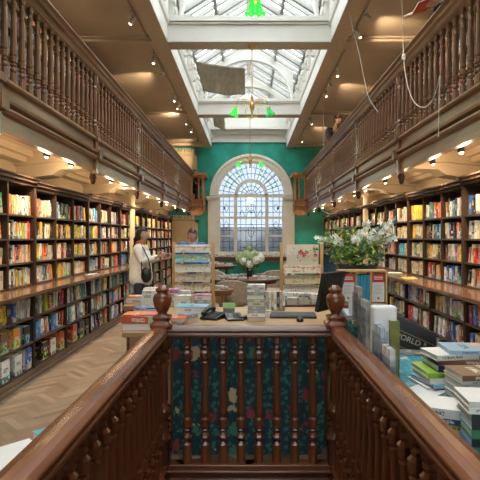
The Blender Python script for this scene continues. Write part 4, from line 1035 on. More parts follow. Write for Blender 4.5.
# big black book with WORLD lettering, standing on the table
e = empty('book', (px(397, 3.1), 3.2, RZ), 'large black book with WORLD in pale capitals, standing beyond the teal table stand', 'book', rz=R(-12))
MB().prism([(.0, 0), (.27, 0), (.27, .12), (.0, .245)], -.05, .0).build('cover', M_black, e, .003)
text('WORLD', .05, (.085, -.052, .082), plain('pale_gold', (.55, .50, .42)), e, (R(90), R(20), 0)); text('R', .03, (.2, -.052, .05), MATS['pale_gold'], e, (R(90), R(20), 0))
gl = MB(); gl.prism([(.0, .155), (.27, .04), (.27, .043), (.0, .158)], -.053, -.05); gl.prism([(.0, .045), (.1, .008), (.1, .011), (.0, .048)], -.053, -.05); gl.build('gold_line', M_brass, e)

# ---- wrapping paper racks
M_rolls = []
for i, (c, c2) in enumerate((((.60, .50, .38), (.30, .42, .42)), ((.15, .45, .50), (.65, .52, .12)), ((.62, .60, .48), (.45, .52, .44)), ((.55, .42, .30), (.25, .38, .35)), ((.62, .56, .45), (.40, .25, .12)),
                             ((.62, .56, .46), (.55, .20, .16)), ((.50, .47, .28), (.34, .35, .20)), ((.55, .42, .26), (.25, .32, .15)))):
    m, N, L, b = newmat('wrapping_paper_%d' % i); S(b, 'Roughness', .45)
    tc = N.new('ShaderNodeTexCoord'); v = N.new('ShaderNodeTexVoronoi'); S(v, 'Scale', 46 + 8*(i % 3)); L.new(tc.outputs['Object'], v.inputs['Vector'])
    r1 = N.new('ShaderNodeValToRGB'); r1.color_ramp.interpolation = 'CONSTANT'; q = r1.color_ramp.elements
    q[0].color = c4(c); q[1].position = .6; q[1].color = c4(c2); z_ = q.new(.8); z_.color = c4([(a+b_)/2*1.2 for a, b_ in zip(c, c2)]); z_ = q.new(.93); z_.color = (.5, .18, .10, 1)
    sc = N.new('ShaderNodeSeparateColor'); L.new(v.outputs['Color'], sc.inputs[0]); L.new(sc.outputs[1], r1.inputs[0]); L.new(r1.outputs[0], b.inputs['Base Color']); M_rolls.append(m)
M_pap = plain('cream_wrapping_paper', (.82, .78, .66), .5, vary=.03)
def rack(x, Y, w, ht, lab, side, top_hang=False):
    e = empty('paper_rack', (x, Y, 0), lab, 'rack', 'wrapping paper racks')
    for s in (-1, 1):
        o = MB().box(s*w/2-.018, s*w/2+.018, -.03, .03, 0, ht).build('post', M_pine, e, .004)
        MB().box(s*w/2-.02, s*w/2+.02, -.22, .30, 0, .05).build('foot', M_pine, e, .004)
        MB().tube([(s*w/2, .28, .05), (s*w/2, .02, ht-.1)], .014, 4).build('brace', M_pine, e)
    n = 8 if side == 'left' else 5
    z = ht-.075; dz = .132
    for i in range(8):
        if top_hang and i == 0:
            f_ = MB(); cols = 14
            f_.grid([[(-w/2+.06+(w-.11)*c/cols, -.075-.012*math.sin(r*.9)*(r/6), z+.05-r*.045) for c in range(cols+1)] for r in range(7)])
            o = f_.build('wrapping_paper_sheet', M_pap); o.location = (x, Y, 0); tag(o, 'cream wrapping paper sheet with red flowers hanging on the right rack', 'wrapping paper')
            k = MB(); q = random.Random(4); cx_ = [(-.03, -.10, .026, 0), (.02, -.13, .024, 0), (.06, -.10, .02, 0), (.19, -.07, .03, 1), (.19, -.14, .022, 0)]
            for a, b, r_, mm in cx_: petal_star(k, (a*w/.6, -.098, z+.05+b), r_*1.4, 6, mm, (0, -1, .02))
            for i2 in range(22): leaf(k, (q.uniform(-w/2+.08, w/2-.08), -.098, z+.04-q.uniform(.01, .22)), (q.uniform(-1, 1), 0, q.uniform(-.5, 1)), .03, .007, 1)
            k.build('print_pattern', [plain('poppy_red', (.60, .04, .03)), M_leaf], o)
            z -= dz*1.9; continue
        col = M_rolls[i] if side == 'left' else M_rolls[(i*3+1) % 8]
        r_ = .042
        e2 = empty('paper_roll', (x, Y-.045, z), '%s patterned wrapping paper roll from the top of the %s rack' % (ORD[i], side), 'paper roll', 'rolls of wrapping paper')
        M = Matrix.Rotation(R(90), 4, 'Y')
        MB().lathe([(r_-.012, -w/2+.02), (r_, -w/2+.022), (r_, w/2-.022), (r_-.012, w/2-.02)], n=18, M=M).build('roll', col, e2)
        MB().lathe([(.012, -w/2+.014), (.012, w/2-.014)], n=8, M=M).build('dowel', M_pine, e2)
        fl_ = MB(); fl_.grid([[(-w/2+.03+(w-.06)*c, -r_-.004-.008*r, -.0-r*.022) for c in (0, .5, 1)] for r in range(4)]); fl_.build('loose_edge', col, e2)
        z -= dz
        if z < .25: break
rack(px(193.5, 6.6), 6.6, .54, 1.43, 'tall pine rack of patterned wrapping paper rolls, left of centre', 'left')
rack(px(301.5, 6.2), 6.2, .52, 1.43, 'tall pine rack of wrapping paper with a floral sheet on top, right of centre', 'right', True)
# ---- vase of hydrangeas
e = empty('vase', (px(249.5, 8.5), 8.4, .78), 'clear glass vase with hydrangeas on the round table', 'vase')
MB().lathe([(.05, 0), (.055, .02), (.05, .12), (.06, .22), (.055, .22), (.045, .12), (.045, .02)], n=18).build('vase_body', glassy('green_vase_glass', (.35, .42, .35), .12), e)
MB().lathe([(.044, .01), (.045, .10)], n=12).build('water_and_stems', M_stem, e)
e = empty('hydrangea_bouquet', (px(249.5, 8.5), 8.4, 1.0), 'rounded bouquet of white and green hydrangeas before the arched window', 'flowers')
lv = MB()
for i in range(90):
    a = rr.uniform(0, 6.28); leaf(lv, (.10*math.cos(a), .10*math.sin(a), rr.uniform(-.05, .12)), (math.cos(a), math.sin(a), rr.uniform(-.7, .5)), rr.uniform(.08, .15), .03, 0)
for i in range(12): lv.tube([(rr.uniform(-.02, .02), rr.uniform(-.02, .02), -.1), (rr.uniform(-.1, .1), rr.uniform(-.1, .1), .12)], .005, 4, 0)
lv.build('leaves', M_leaf, e)
for i, (a, b, z, g_) in enumerate(((-.17, -.05, .12, 1), (-.09, -.12, .08, 0), (.02, -.12, .17, 1), (.10, -.13, .10, 0), (.19, -.04, .13, 0), (-.05, .02, .20, 1), (.10, .0, .20, 1), (-.15, .06, .17, 1), (.17, .06, .16, 0), (.0, -.14, .04, 0))):
    h = MB()
    for q in range(90):
        d = Vector((rr.gauss(0, 1), rr.gauss(0, 1), rr.gauss(0, 1))).normalized(); petal_star(h, Vector((a, b, z))+d*.062, .022, 4, 0, tuple(d))
    h.ball((a, b, z), .055, 8); h.build('flower_head', M_petalg if g_ else M_petal, e)
lv = MB().ball((0, 0, .31), (.03, .03, .035), 8); lv.tube([(0, 0, .15), (0, 0, .3)], .004, 4); lv.build('bud', M_leafl, e)
# ---- wicker chairs by the round table
def chair(x, y, rz, lab):
    e = empty('wicker_chair', (x, y, 0), lab, 'chair', 'wicker chairs by the round tables', rz=R(rz))
    MB().lathe([(.20, .40), (.235, .42), (.235, .46), (.20, .475)], n=20).build('seat', M_wick, e)
    bk = MB(); rows = []
    for r_ in (0.0, .04): rows.append(r_)
    for th in (0, .03):
        g_ = [[((.25+th)*math.sin(a), (.25+th)*math.cos(a)*1.0, .45+(.36 if k else .0)*math.cos(a*.75)**.5) for a in [R(-95+190*i/16) for i in range(17)]] for k in (0, 1)]
        bk.grid(g_)
    bk.tube([(.265*math.sin(a), .265*math.cos(a), .45+.36*math.cos(a*.75)**.5) for a in [R(-95+190*i/16) for i in range(17)]], .02, 6)
    bk.build('backrest', M_wick, e)
    for a in (45, 135, 225, 315): MB().tube([(.19*math.cos(R(a)), .19*math.sin(R(a)), .42), (.22*math.cos(R(a)), .22*math.sin(R(a)), 0)], [.018, .014], 8).build('leg', M_wick, e)
chair(px(215, 9.6), 9.5, 20, 'wicker chair behind the round table, left of the hydrangeas'); chair(px(272, 9.6), 9.5, -20, 'wicker chair behind the round table, right of the hydrangeas')
chair(px(233, 7.7), 7.72, 175, 'wicker chair in front of the round table, near side')
# ---- blinds, chandeliers, spotlights, ropes
def cloth(pts4, lab, n=16, sag=.12):
    a, b, c, d = [Vector(p) for p in pts4]; m = MB(); g_ = []
    for i in range(n+1):
        u = i/n; row = []
        for j in range(n+1):
            v = j/n; p = a.lerp(b, v).lerp(d.lerp(c, v), u); p.z -= sag*math.sin(math.pi*v)*(.3+.7*u)*.6; p.y += .03*math.sin(v*14)*u + .05*math.sin(u*3); row.append(p)
        g_.append(row)
    m.grid(g_); o = m.build('blind', M_khaki); tag(o, lab, 'blind', 'canvas skylight blinds'); sm = o.modifiers.new('thickness', 'SOLIDIFY'); sm.thickness = .006
def p3(a, b, Y): x, z = at(a, b, Y); return (x, Y, z)
cloth([p3(195, 61, 11.6), p3(245, 68, 11.9), p3(245, 94, 12.3), p3(203, 90, 12.0)], 'khaki canvas blind sagging under the skylight beyond the near beam')
cloth([p3(211, 103, 15.4), p3(223, 103, 15.3), p3(225.5, 131, 15.6), p3(214, 126, 15.8)], 'narrow khaki canvas blind hanging behind the farther skylight beam', sag=.0)
def chandelier(x, Y, zh, ztop, rz, lab):
    e = empty('chandelier', (x, Y, zh), lab, 'chandelier', 'brass chandeliers down the middle of the hall', rz=R(rz))
    MB().tube([(0, 0, .18), (0, 0, ztop-zh)], .009, 6).build('rod', M_brass, e)
    MB().lathe([(.01, -.24), (.03, -.2), (.012, -.17), (.02, -.12), (.05, -.02), (.035, .04), (.015, .08), (.03, .13), (.012, .18)], n=14).build('hub', M_brass, e)
    MB().lathe([(.03, ztop-zh-.05), (.08, ztop-zh-.01), (.08, ztop-zh)], n=16).build('ceiling_rose', M_brass, e)
    for s in (-1, 1):
        ar = MB(); ar.tube([(s*(.03+.27*math.sin(R(a))*.5+.0), 0, .0+.12*math.sin(R(a*1.0))) for a in range(0, 91, 15)]+[(s*(.2+.08*math.sin(R(a))), 0, .12*math.cos(R(a))) for a in range(15, 106, 15)], .009, 6)
        ar.tube([(s*(.12+.07*math.cos(R(a))*(1-a/900)), 0, .05+.07*math.sin(R(a))*(1-a/900)) for a in range(-90, 330, 24)], .007, 5)
        ar.tube([(s*(.04+.08*math.sin(R(a))), 0, -.12+.1*math.cos(R(a))) for a in range(0, 181, 20)], .007, 5)
        ao = ar.build('arm', M_brass, e)
        M = Matrix.Translation((s*.285, 0, -.03)) @ Matrix.Rotation(R(-s*18), 4, 'Y')
        prof = [(.03, .0), (.035, -.03), (.045, -.07), (.052, -.10), (.066, -.13), (.085, -.155)]
        rows = []
        for r_, z in prof:
            rows.append([M @ Vector((r_*(1+(.10 if z < -.12 else 0)*math.cos(8*2*math.pi*i/48))*math.cos(2*math.pi*i/48), r_*(1+(.10 if z < -.12 else 0)*math.cos(8*2*math.pi*i/48))*math.sin(2*math.pi*i/48), z+(.012*math.cos(8*2*math.pi*i/48) if z < -.14 else 0))) for i in range(48)])
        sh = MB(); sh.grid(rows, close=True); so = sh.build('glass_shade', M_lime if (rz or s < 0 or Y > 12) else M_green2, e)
        MB().lathe([(.02, .02), (.036, .0), (.036, -.015), (.02, -.015)], n=12, M=M).build('lamp_cap', M_brass, ao)
        MB().ball(M @ Vector((0, 0, -.06)), .024, 8).build('bulb', M_bulb, ao)
    l = bpy.data.lights.new('chandelier_light', 'POINT'); l.energy = 12; l.color = (.8, 1, .7); l.shadow_soft_size = .1
    o = bpy.data.objects.new('chandelier_light', l); COL.objects.link(o); o.location = (x, Y, zh-.35)
chandelier(.05, 3.6, 3.50, 4.91, 90, 'brass chandelier hanging from the nearest beam, one lit green bell shade at the top edge')
chandelier(.055, 8.6, 3.86, 4.91, 0, 'brass scrolled chandelier with green bell shades hanging in front of the end wall ceiling')
chandelier(.03, 13.6, 3.68, 4.91, 0, 'farthest brass chandelier, its green shades seen against the arched window')
def spot(loc, target, lab, group, energy, size=.04, ang=70, blend=.6, real=True, dark=False):
    e = empty('spotlight', loc, lab, 'spotlight', group); d = (Vector(target)-Vector(loc)).normalized(); q = d.to_track_quat('-Z', 'Y').to_matrix().to_4x4()
    M = q; m = M_dark if dark else M_steel
    MB().lathe([(.022, .075), (.034, .06), (.038, -.05), (.034, -.055), (.030, -.03)], n=12, M=M).build('can', m, e)
    MB().ball(M @ Vector((0, 0, -.052)), .026, 8).build('lamp', M_bulb, e)
    MB().tube([(0, 0, .035), (0, 0, .11)], .008, 5).box(-.02, .02, -.05, .05, .10, .125).build('bracket', m, e)
    if real:
        l = bpy.data.lights.new('spot_beam', 'SPOT'); l.energy = energy; l.color = SPOT_WARM; l.spot_size = R(ang); l.spot_blend = blend; l.shadow_soft_size = size
        o = bpy.data.objects.new('spot_beam', l); COL.objects.link(o); o.location = Vector(loc)+d*.10; o.rotation_euler = d.to_track_quat('-Z', 'Y').to_euler()
    if dark:  # added fill light without its own fixture, brightens the soffit under the gallery
        l = bpy.data.lights.new('added_spill', 'POINT'); l.energy = E_SPILL; l.color = SPOT_WARM; l.shadow_soft_size = .06
        o = bpy.data.objects.new('added_spill', l); COL.objects.link(o); o.location = Vector(loc)+d*.20
tr = [(-1, y) for y in (5.6, 7.4, 9.07, 9.87, 11.6, 12.3, 13.1, 14.0, 15.0, 16.8)]+[(1, y) for y in (5.2, 6.6, 7.3, 7.9, 9.8, 10.6, 11.2, 14.0, 14.9, 16.6)]
cnt = {-1: 0, 1: 0}
for i, (s, y) in enumerate(tr):
    x = s*1.80; tx = s*(3.0 if i % 2 else 2.3); tz = 3.2 if i % 2 else .9
    if i % 3 == 0: tx, tz = s*2.9, 4.6
    spot((x, y, 4.84), (tx, y+(.5 if i % 3 else 1.2), tz), 'small spotlight, %s from the front on the %s lantern beam' % (ORD[cnt[s]], SIDE[s]), 'spotlights along the lantern beams', E_TRACK, real=True); cnt[s] += 1
un = [(-1, y) for y in (4.35, 5.45, 6.2, 8.0, 8.9, 9.8, 10.9, 12.4, 13.4, 15.0, 17.0)]+[(1, y) for y in (4.2, 5.2, 6.0, 7.3, 8.1, 9.5, 10.5, 12.2, 13.2, 15.0, 17.0)]
cnt = {-1: 0, 1: 0}
for i, (s, y) in enumerate(un):
    x = s*2.29
    spot((x, y, 2.47), (s*2.60, y+(.25 if i % 2 else -.15), 1.35 if i % 2 else .7), 'warm spotlight under the %s gallery, %s from the front' % (SIDE[s], ORD[cnt[s]]), 'spotlights under the galleries', E_SHELF, .05, 125, .8, True, True); cnt[s] += 1
for s in (-1, 1):
    tag(MB().box(s*1.785, s*1.815, 4.8, 17.2, 4.965, 4.985).build('light_track', M_beige), 'beige lighting track beside the %s lantern beam' % SIDE[s], 'light track', 'ceiling light tracks')
def rope(pts, lab, r=.008):
    P = [Vector(p3(*p)) for p in pts]; Q = []
    for i in range(len(P)-1):
        p0, p1, p2, p4 = P[max(i-1, 0)], P[i], P[i+1], P[min(i+2, len(P)-1)]
        for k in range(6):
            t_ = k/6; Q.append(.5*((2*p1)+(-p0+p2)*t_+(2*p0-5*p1+4*p2-p4)*t_*t_+(-p0+3*p1-3*p2+p4)*t_**3))
    Q.append(P[-1]); tag(MB().tube(Q, r, 6).build('rope', M_rope), lab, 'rope', 'blind cords')
rope([(349.5, 14, 7.35), (353, 30, 7.35), (358, 49, 7.3), (364, 78, 7.1), (369, 98, 6.9), (378, 112, 6.7)], 'pale cord falling from the lantern beam to the right balustrade', .005)
rope([(400, -30, 6.0), (402, 0, 5.95), (403.5, 55, 5.85), (406, 78, 5.8), (411, 96, 5.6), (417, 105, 5.3), (425, 107, 5.1), (433, 99, 4.95), (438, 84, 4.85), (440, 76, 4.82), (439, 100, 4.83), (438.5, 137, 4.84)], 'pale rope looping against the right balustrade', .005)
rope([(323.5, 66, 12.2), (323.5, 110, 12.1), (323.8, 150, 12.0)], 'thin pale cord hanging straight by the right gallery', .005)
rope([(315, 178, 13.5), (319, 205, 13.0), (330, 214, 12.2), (341, 208, 10.9), (346, 196, 10.2)], 'cord looping beneath the far end of the right gallery', .006)
e = empty('pulley_block', p3(403.5, 57, 5.85), 'small pale pulley block on the rope above the right handrail', 'pulley')
MB().box(-.02, .02, -.015, .015, -.035, .035).build('block', M_lgrey, e, .005); MB().lathe([(.012, -.018), (.012, .018)], n=10, M=Matrix.Rotation(R(90), 4, 'X')).build('wheel', M_brass, e)
# blue tub by the right rack
o = MB().lathe([(.14, 0), (.17, .34), (.175, .34), (.175, .37), (.16, .37), (.13, .03)], n=20).build('tub', plain('blue_tub', (.02, .08, .18), .4)); o.location = (px(327, 8.2), 8.2, .9); 
tag(o, 'dark blue tub on the stand between the right rack and the monitor', 'tub')
e = empty('side_stand', (px(327, 8.2), 8.2, 0), 'dark wooden stand carrying the blue tub at right of the hall', 'stand'); MB().box(-.2, .2, -.2, .2, .87, .9).build('stand_top', M_dtab, e)
for a in (-.17, .17):
    for b in (-.17, .17): MB().lathe([(.02, 0, 1), (.02, .87, 1)], a, b, 8).build('leg', M_dtab, e)
# ================================================================ PEOPLE
def ev(o):
    dg = bpy.context.evaluated_depsgraph_get(); dg.update(); me = bpy.data.meshes.new_from_object(o.evaluated_get(dg)); bpy.data.objects.remove(o); return me
def skin(chains, root=0, sub=1):
    """chains: list of lists of (point, radius or (rx,ry)); shared points are merged by position"""
    vs, rs_, es, idx = [], [], [], {}
    for ch in chains:
        pr = None
        for p, r in ch:
            k = tuple(round(a, 4) for a in p)
            if k not in idx: idx[k] = len(vs); vs.append(k); rs_.append(r if isinstance(r, tuple) else (r, r))
            i = idx[k]
            if pr is not None and pr != i: es.append((pr, i))
            pr = i
    me = bpy.data.meshes.new('skin'); me.from_pydata(vs, es, []); o = bpy.data.objects.new('skin', me); COL.objects.link(o)
    m = o.modifiers.new('skin', 'SKIN'); m.use_smooth_shade = True
    if not me.skin_vertices: me.skin_vertices.new()
    for i, r in enumerate(rs_): me.skin_vertices[0].data[i].radius = r; me.skin_vertices[0].data[i].use_root = False
    par = list(range(len(vs)))
    def fnd(a):
        while par[a] != a: a = par[a]
        return a
    for a, b in es: par[fnd(a)] = fnd(b)
    seen = {fnd(root)}; me.skin_vertices[0].data[root].use_root = True
    for i in range(len(vs)):
        if fnd(i) not in seen: seen.add(fnd(i)); me.skin_vertices[0].data[i].use_root = True
    s_ = o.modifiers.new('sub', 'SUBSURF'); s_.levels = sub; s_.render_levels = sub
    return ev(o)
def mb_me(mb):
    o = mb.build('tmp', M_black); me = o.data; bpy.data.objects.remove(o); return me
def join(mes, name, mat, parent, voxel=0, smooth=True):
    vs, fs, n = [], [], 0
    for me in mes:
        vs += [tuple(v.co) for v in me.vertices]; fs += [tuple(i+n for i in p.vertices) for p in me.polygons]; n = len(vs)
    me = bpy.data.meshes.new(name); me.from_pydata(vs, [], fs); me.validate(); o = bpy.data.objects.new(name, me); COL.objects.link(o)
    if voxel:
        r_ = o.modifiers.new('r', 'REMESH'); r_.mode = 'VOXEL'; r_.voxel_size = voxel; r_.use_smooth_shade = True; me2 = ev(o); o = bpy.data.objects.new(name, me2); COL.objects.link(o); me = me2
    me.materials.clear(); me.materials.append(mat); me.polygons.foreach_set('use_smooth', [smooth]*len(me.polygons)); o.parent = parent; return o
V = Vector
def hand(wrist, d, palm, sgn, curl=.5, sc=1):
    """d: direction of the fingers, palm: palm normal, sgn: +1/-1 thumb side. returns skin chains"""
    d = V(d).normalized(); n = V(palm); n = (n-d*n.dot(d)).normalized(); side = d.cross(n)*sgn; w = V(wrist); out = []
    out.append([(w, .022*sc), (w+d*.03*sc, (.026*sc, .018*sc)), (w+d*.075*sc, (.034*sc, .016*sc))])
    for i, (off, L_) in enumerate(((.030, .070), (.010, .078), (-.010, .073), (-.028, .056))):
        p = w+d*.06*sc+side*off*sc*.8; q = w+d*.088*sc+side*off*sc; ch = [(p, .010*sc), (q, .0098*sc)]; a = 0; c = q
        for k in range(3):
            a += curl*(.5+.25*k); dd = d*math.cos(a)+n*math.sin(a); c = c+dd*L_*sc*(.42, .32, .26)[k]; ch.append((c, (.009, .0082, .007)[k]*sc))
        out.append(ch)
    t0 = w+d*.025*sc+side*.02*sc; t1 = t0+(d*.6+side*.9).normalized()*.038*sc+n*.01*sc; t2 = t1+(d*.9+side*.35+n*.4).normalized()*.032*sc; t3 = t2+(d+n*.5).normalized()*.026*sc
    out.append([(t0, .014*sc), (t1, .012*sc), (t2, .0105*sc), (t3, .0085*sc)]); return out
def head_mesh(c, face, tilt=0, sc=1):
    """returns meshes list, matrix of the head: local -y looks forward"""
    f_ = V(face); yaw = math.atan2(f_.x, -f_.y); M = Matrix.Translation(c) @ Matrix.Rotation(yaw, 4, 'Z') @ Matrix.Rotation(tilt, 4, 'X') @ Matrix.Scale(sc, 4)
    h = MB(); rows = []
    for a in range(1, 22):
        t_ = math.pi*a/22; row = []
        for k in range(24):
            ph = 2*math.pi*k/24; x, y, z = math.sin(t_)*math.cos(ph), math.sin(t_)*math.sin(ph), -math.cos(t_)
            jaw = 1-.30*max(0, -z)**1.3; x *= .074*jaw; yy = y*(.092 if y < 0 else .10)*(1-.12*max(0, -z)) ; zz = z*.118
            if y < 0 and abs(z-.08) < .22: yy += .006*(1-abs(z-.08)/.22)          # eye line set back
            if y < 0 and -.95 < z < -.6: yy -= .008
            if y > 0 and z < -.3: yy *= .75
            row.append(M @ V((x, yy, zz)))
        rows.append(row)
    h.grid(rows, close=True); h.face(rows[0][::-1]); h.face(rows[-1])
    h.tube([M @ V(p) for p in ((0, -.086, .022), (0, -.100, -.004), (0, -.110, -.024), (0, -.096, -.034))], [.007*sc, .010*sc, .013*sc, .008*sc], 8)
    for s in (-1, 1):
        h.ball(M @ V((s*.074, .008, -.004)), (.010*sc, .018*sc, .028*sc), 8, M=Matrix.Rotation(yaw, 4, 'Z'))
    h.ball(M @ V((0, -.086, -.056)), (.024*sc, .010*sc, .010*sc), 8, M=Matrix.Rotation(yaw, 4, 'Z'))
    return mb_me(h), M
def face_parts(M, parent, hairmat, lipc=(.42, .12, .10)):
    for s in (-1, 1):
        MB().ball(M @ V((s*.031, -.082, .012)), .0105, 8).build('eye', plain('eye_white', (.75, .73, .70), .2, vary=.02), parent)
        MB().ball(M @ V((s*.031, -.0905, .012)), .0052, 6).build('iris', plain('iris_dark', (.05, .03, .02), .2), parent)
        MB().tube([M @ V(p) for p in ((s*.014, -.092, .034), (s*.032, -.093, .040), (s*.050, -.080, .034))], [.003, .004, .002], 6).build('eyebrow', hairmat, parent)
    MB().tube([M @ V(p) for p in ((-.024, -.089, -.056), (-.008, -.0975, -.052), (.008, -.0975, -.052), (.024, -.089, -.056))], [.003, .006, .006, .003], 6).build('lips', plain('lips', lipc, .5), parent)
def hair_cap(M, mat, parent, long=0, curly=0, name='hair'):
    h = MB(); q = random.Random(2); rows = []
    for a in range(0, 17):
        t_ = math.pi*(.02+.98*a/16*.72); row = []
        for k in range(28):
            ph = 2*math.pi*k/28; x, y, z = math.sin(t_)*math.cos(ph), math.sin(t_)*math.sin(ph), math.cos(t_)
            front = max(0, -math.sin(ph)); lim = .55-.25*front*0
            # pull the hem up above the forehead
            fr_ = -math.sin(ph); k_ = min(1, max(0, (fr_+.30)/.75)); k_ = k_*k_*(3-2*k_); zc = max(z, -.55+1.08*k_)
            if zc > z: s_ = math.sqrt(max(0, 1-zc*zc))/max(1e-6, math.sin(t_)); x *= s_; y *= s_; z = zc
            r_ = 1.09+(.10*q.random() if curly else .01*q.random())
            row.append(M @ V((x*.076*r_*1.02, y*.099*r_+.004, z*.120*r_+.004)))
        rows.append(row)
    h.grid(rows, close=True)
    if curly:
        for i in range(70):
            ph = q.uniform(0, 6.28); t_ = q.uniform(0, 1.2); x, y, z = math.sin(t_)*math.cos(ph), math.sin(t_)*math.sin(ph), math.cos(t_)
            if y < -.3 and z < .6: continue
            h.ball(M @ V((x*.082, y*.104, z*.128)), q.uniform(.012, .02), 5)
    o = h.build(name, mat, parent); sd = o.modifiers.new('t', 'SOLIDIFY'); sd.thickness = -.012; return o
def person(lab, J, skinc, hairc, top, topname, legs, shoe, scale_r=1, voxel=.008, extra=None, drop=0, curly=0, face=(0, -1), tilt=0, hands=None, top_r=1.0, topc=None, hs=1):
    e = empty('person', (J['pelvis'][0], J['pelvis'][1], J['floor']), lab, 'person')
    j = {k: V(v) for k, v in J.items() if k != 'floor'}; o_ = V((J['pelvis'][0], J['pelvis'][1], J['floor']))
    for k in j: j[k] = j[k]-o_
    r = scale_r; T = []
    waist = j['pelvis'].lerp(j['chest'], .5)
    torso = [[(j['pelvis'], (.135*r, .10*r)), (waist, (.125*r, .095*r)), (j['chest'], (.15*r, .11*r)), (j['neck'], .055*r), (j['head'], .05)]]
    arms, legs_c = [], []
    for s in 'LR':
        arms.append([(j['chest'].lerp(j['neck'], .35), .09*r), (j['shoulder'+s], .058*r), (j['elbow'+s], .042*r), (j['elbow'+s].lerp(j['wrist'+s], .55), .036*r), (j['wrist'+s], .026*r)])
        legs_c.append([(j['pelvis'], (.135*r, .10*r)), (j['hip'+s], .088*r), (j['knee'+s], .058*r), (j['knee'+s].lerp(j['ankle'+s], .4), .054*r), (j['ankle'+s], .036*r)])
    hm, M = head_mesh(j['head'], (face[0], face[1], 0), tilt, hs)
    parts = [skin(torso+arms+legs_c, 0, 1), hm]
    for s in 'LR':
        hd, hp, sg, cu = hands[s]
        for ch in hand(j['wrist'+s], hd, hp, sg, cu): parts.append(skin([ch], 0, 1))
    skm = plain('skin_%02d' % int(skinc[0]*100), skinc, .5, vary=.06)
    join(parts, 'body', skm, e, voxel)
    hm_ = plain('hair_%03d' % int(hairc[0]*1000), hairc, .5, vary=.3, scale=60, stretch=(3, 3, .4))
    face_parts(M, e, hm_); hair_cap(M, hm_, e, curly=curly)
    g = 1.16*top_r
    tp = ([(j['pelvis']+V((0, 0, -drop)), (.155*r*g, .155*r*g)), (j['pelvis'], (.155*r*g, .15*r*g))] if drop else [(j['pelvis'].lerp(waist, -.35), (.15*r*g, .118*r*g))])+[ (waist, (.14*r*g, .112*r*g)), (j['chest'], (.16*r*g, .12*r*g)), (j['neck'].lerp(j['chest'], .25), .075*r)]
    slee = [[(j['chest'].lerp(j['neck'], .35), .10*r), (j['shoulder'+s], .068*r*g), (j['elbow'+s], .054*r*g), (j['elbow'+s].lerp(j['wrist'+s], .92), .040*r*g)] for s in 'LR']
    join([skin([tp]+slee, 0, 2)], topname, top, e)
    tr_ = [[(j['pelvis'], (.145*r, .112*r)), (j['hip'+s], .10*r), (j['knee'+s], .072*r), (j['ankle'+s]+V((0, 0, .01)), .056*r)] for s in 'LR']
    join([skin([[(waist.lerp(j['pelvis'], .5), (.14*r, .11*r)), (j['pelvis'], (.145*r, .112*r))]]+tr_, 1, 2)], 'trousers', legs, e)
    for s in 'LR':
        a = j['ankle'+s]; d = V((face[0], face[1], 0)).normalized(); a0 = V((a.x, a.y, .0))
        sh = skin([[(a0-d*.04+V((0, 0, .045)), .042), (a0+d*.06+V((0, 0, .035)), (.044, .034)), (a0+d*.15+V((0, 0, .026)), (.040, .024))]], 0, 2); join([sh], 'shoe', shoe, e)
    if extra: extra(e, j, M)
    return e
M_jk = plain('cream_fleece', (.78, .75, .68), .9, vary=.08, scale=30, bump=.3); M_jean = plain('dark_denim', (.018, .03, .065), .8); M_shoe = plain('dark_shoe', (.03, .025, .02), .5)
M_blk = plain('black_cloth', (.018, .018, .022), .85); M_blue = plain('blue_jacket', (.02, .10, .42), .6); M_brn = plain('brown_jacket', (.03, .022, .018), .8); M_orc = plain('orange_scarf', (.45, .13, .04), .9, vary=.3, scale=30)
# woman in white jacket, seen from her right side, looking up to the right
wx, wy = px(141, 7.6), 7.6
def wextra(e, j, M):
    MB().lathe([(.060, -.02), (.078, .0), (.082, .03), (.070, .055), (.055, .06)], j['neck'].x, j['neck'].y, 14, M=Matrix.Translation((0, 0, j['neck'].z-.005))).build('scarf', M_orc, e)
    hm_ = MATS['hair_025'] if 'hair_025' in MATS else M_black
    hc = j['head']; MB().tube([hc+V((-.06, .02, -.02)), hc+V((-.10, .03, -.08)), hc+V((-.115, .03, -.17)), hc+V((-.10, .03, -.25)), hc+V((-.085, .03, -.30))], [.06, .058, .05, .040, .018], 10).build('ponytail', hm_, e)
J = dict(floor=0, pelvis=(wx, wy, .90), chest=(wx-.01, wy, 1.20), neck=(wx-.005, wy, 1.385), head=(wx+.025, wy-.005, 1.525), shoulderL=(wx-.0, wy+.15, 1.33), shoulderR=(wx-.01, wy-.15, 1.33),
         elbowL=(wx+.09, wy+.18, 1.10), elbowR=(wx+.06, wy-.20, 1.10), wristL=(wx+.28, wy+.10, 1.20), wristR=(wx+.26, wy-.10, 1.19), hipL=(wx, wy+.09, .86), hipR=(wx, wy-.09, .86), kneeL=(wx+.02, wy+.10, .48), kneeR=(wx+.0, wy-.10, .48),
         ankleL=(wx, wy+.10, .08), ankleR=(wx-.02, wy-.10, .08))
person('woman in a cream jacket and orange scarf, dark ponytail, looking up, phone in hand', J, (.50, .30, .21), (.025, .016, .012), M_jk, 'jacket', M_jean, M_shoe, 1.02, .008, wextra, .19, 0, (1, -.15), R(-14),
       {'L': ((1, -.2, .25), (.2, -1, .2), -1, .5), 'R': ((1, .2, .25), (.2, 1, .2), 1, .5)}, 1.12, hs=.95)
e = empty('handbag', (wx+.14, wy-.27, .78), 'black shoulder bag hanging at the side of the woman in the cream jacket', 'bag')
MB().ball((0, 0, .14), (.085, .055, .12), 12).build('bag_body', plain('black_leather', (.015, .015, .016), .35), e); MB().tube([(-.07, 0, .2), (-.08, .03, .38), (-.12, .10, .57), (-.10, .13, .60)], .010, 6).tube([(.07, 0, .2), (.03, .03, .38), (-.08, .10, .57)], .010, 6).build('strap', MATS['black_leather'], e)
e = empty('mobile_phone', (wx+.40, wy, 1.24), 'dark phone held by the woman in the cream jacket', 'phone', rz=R(90)); MB().box(-.04, .04, -.075, .075, -.006, .006).build('phone_body', M_lgrey, e, .003); MB().box(-.034, .034, -.065, .065, .006, .007).build('screen', M_black, e)
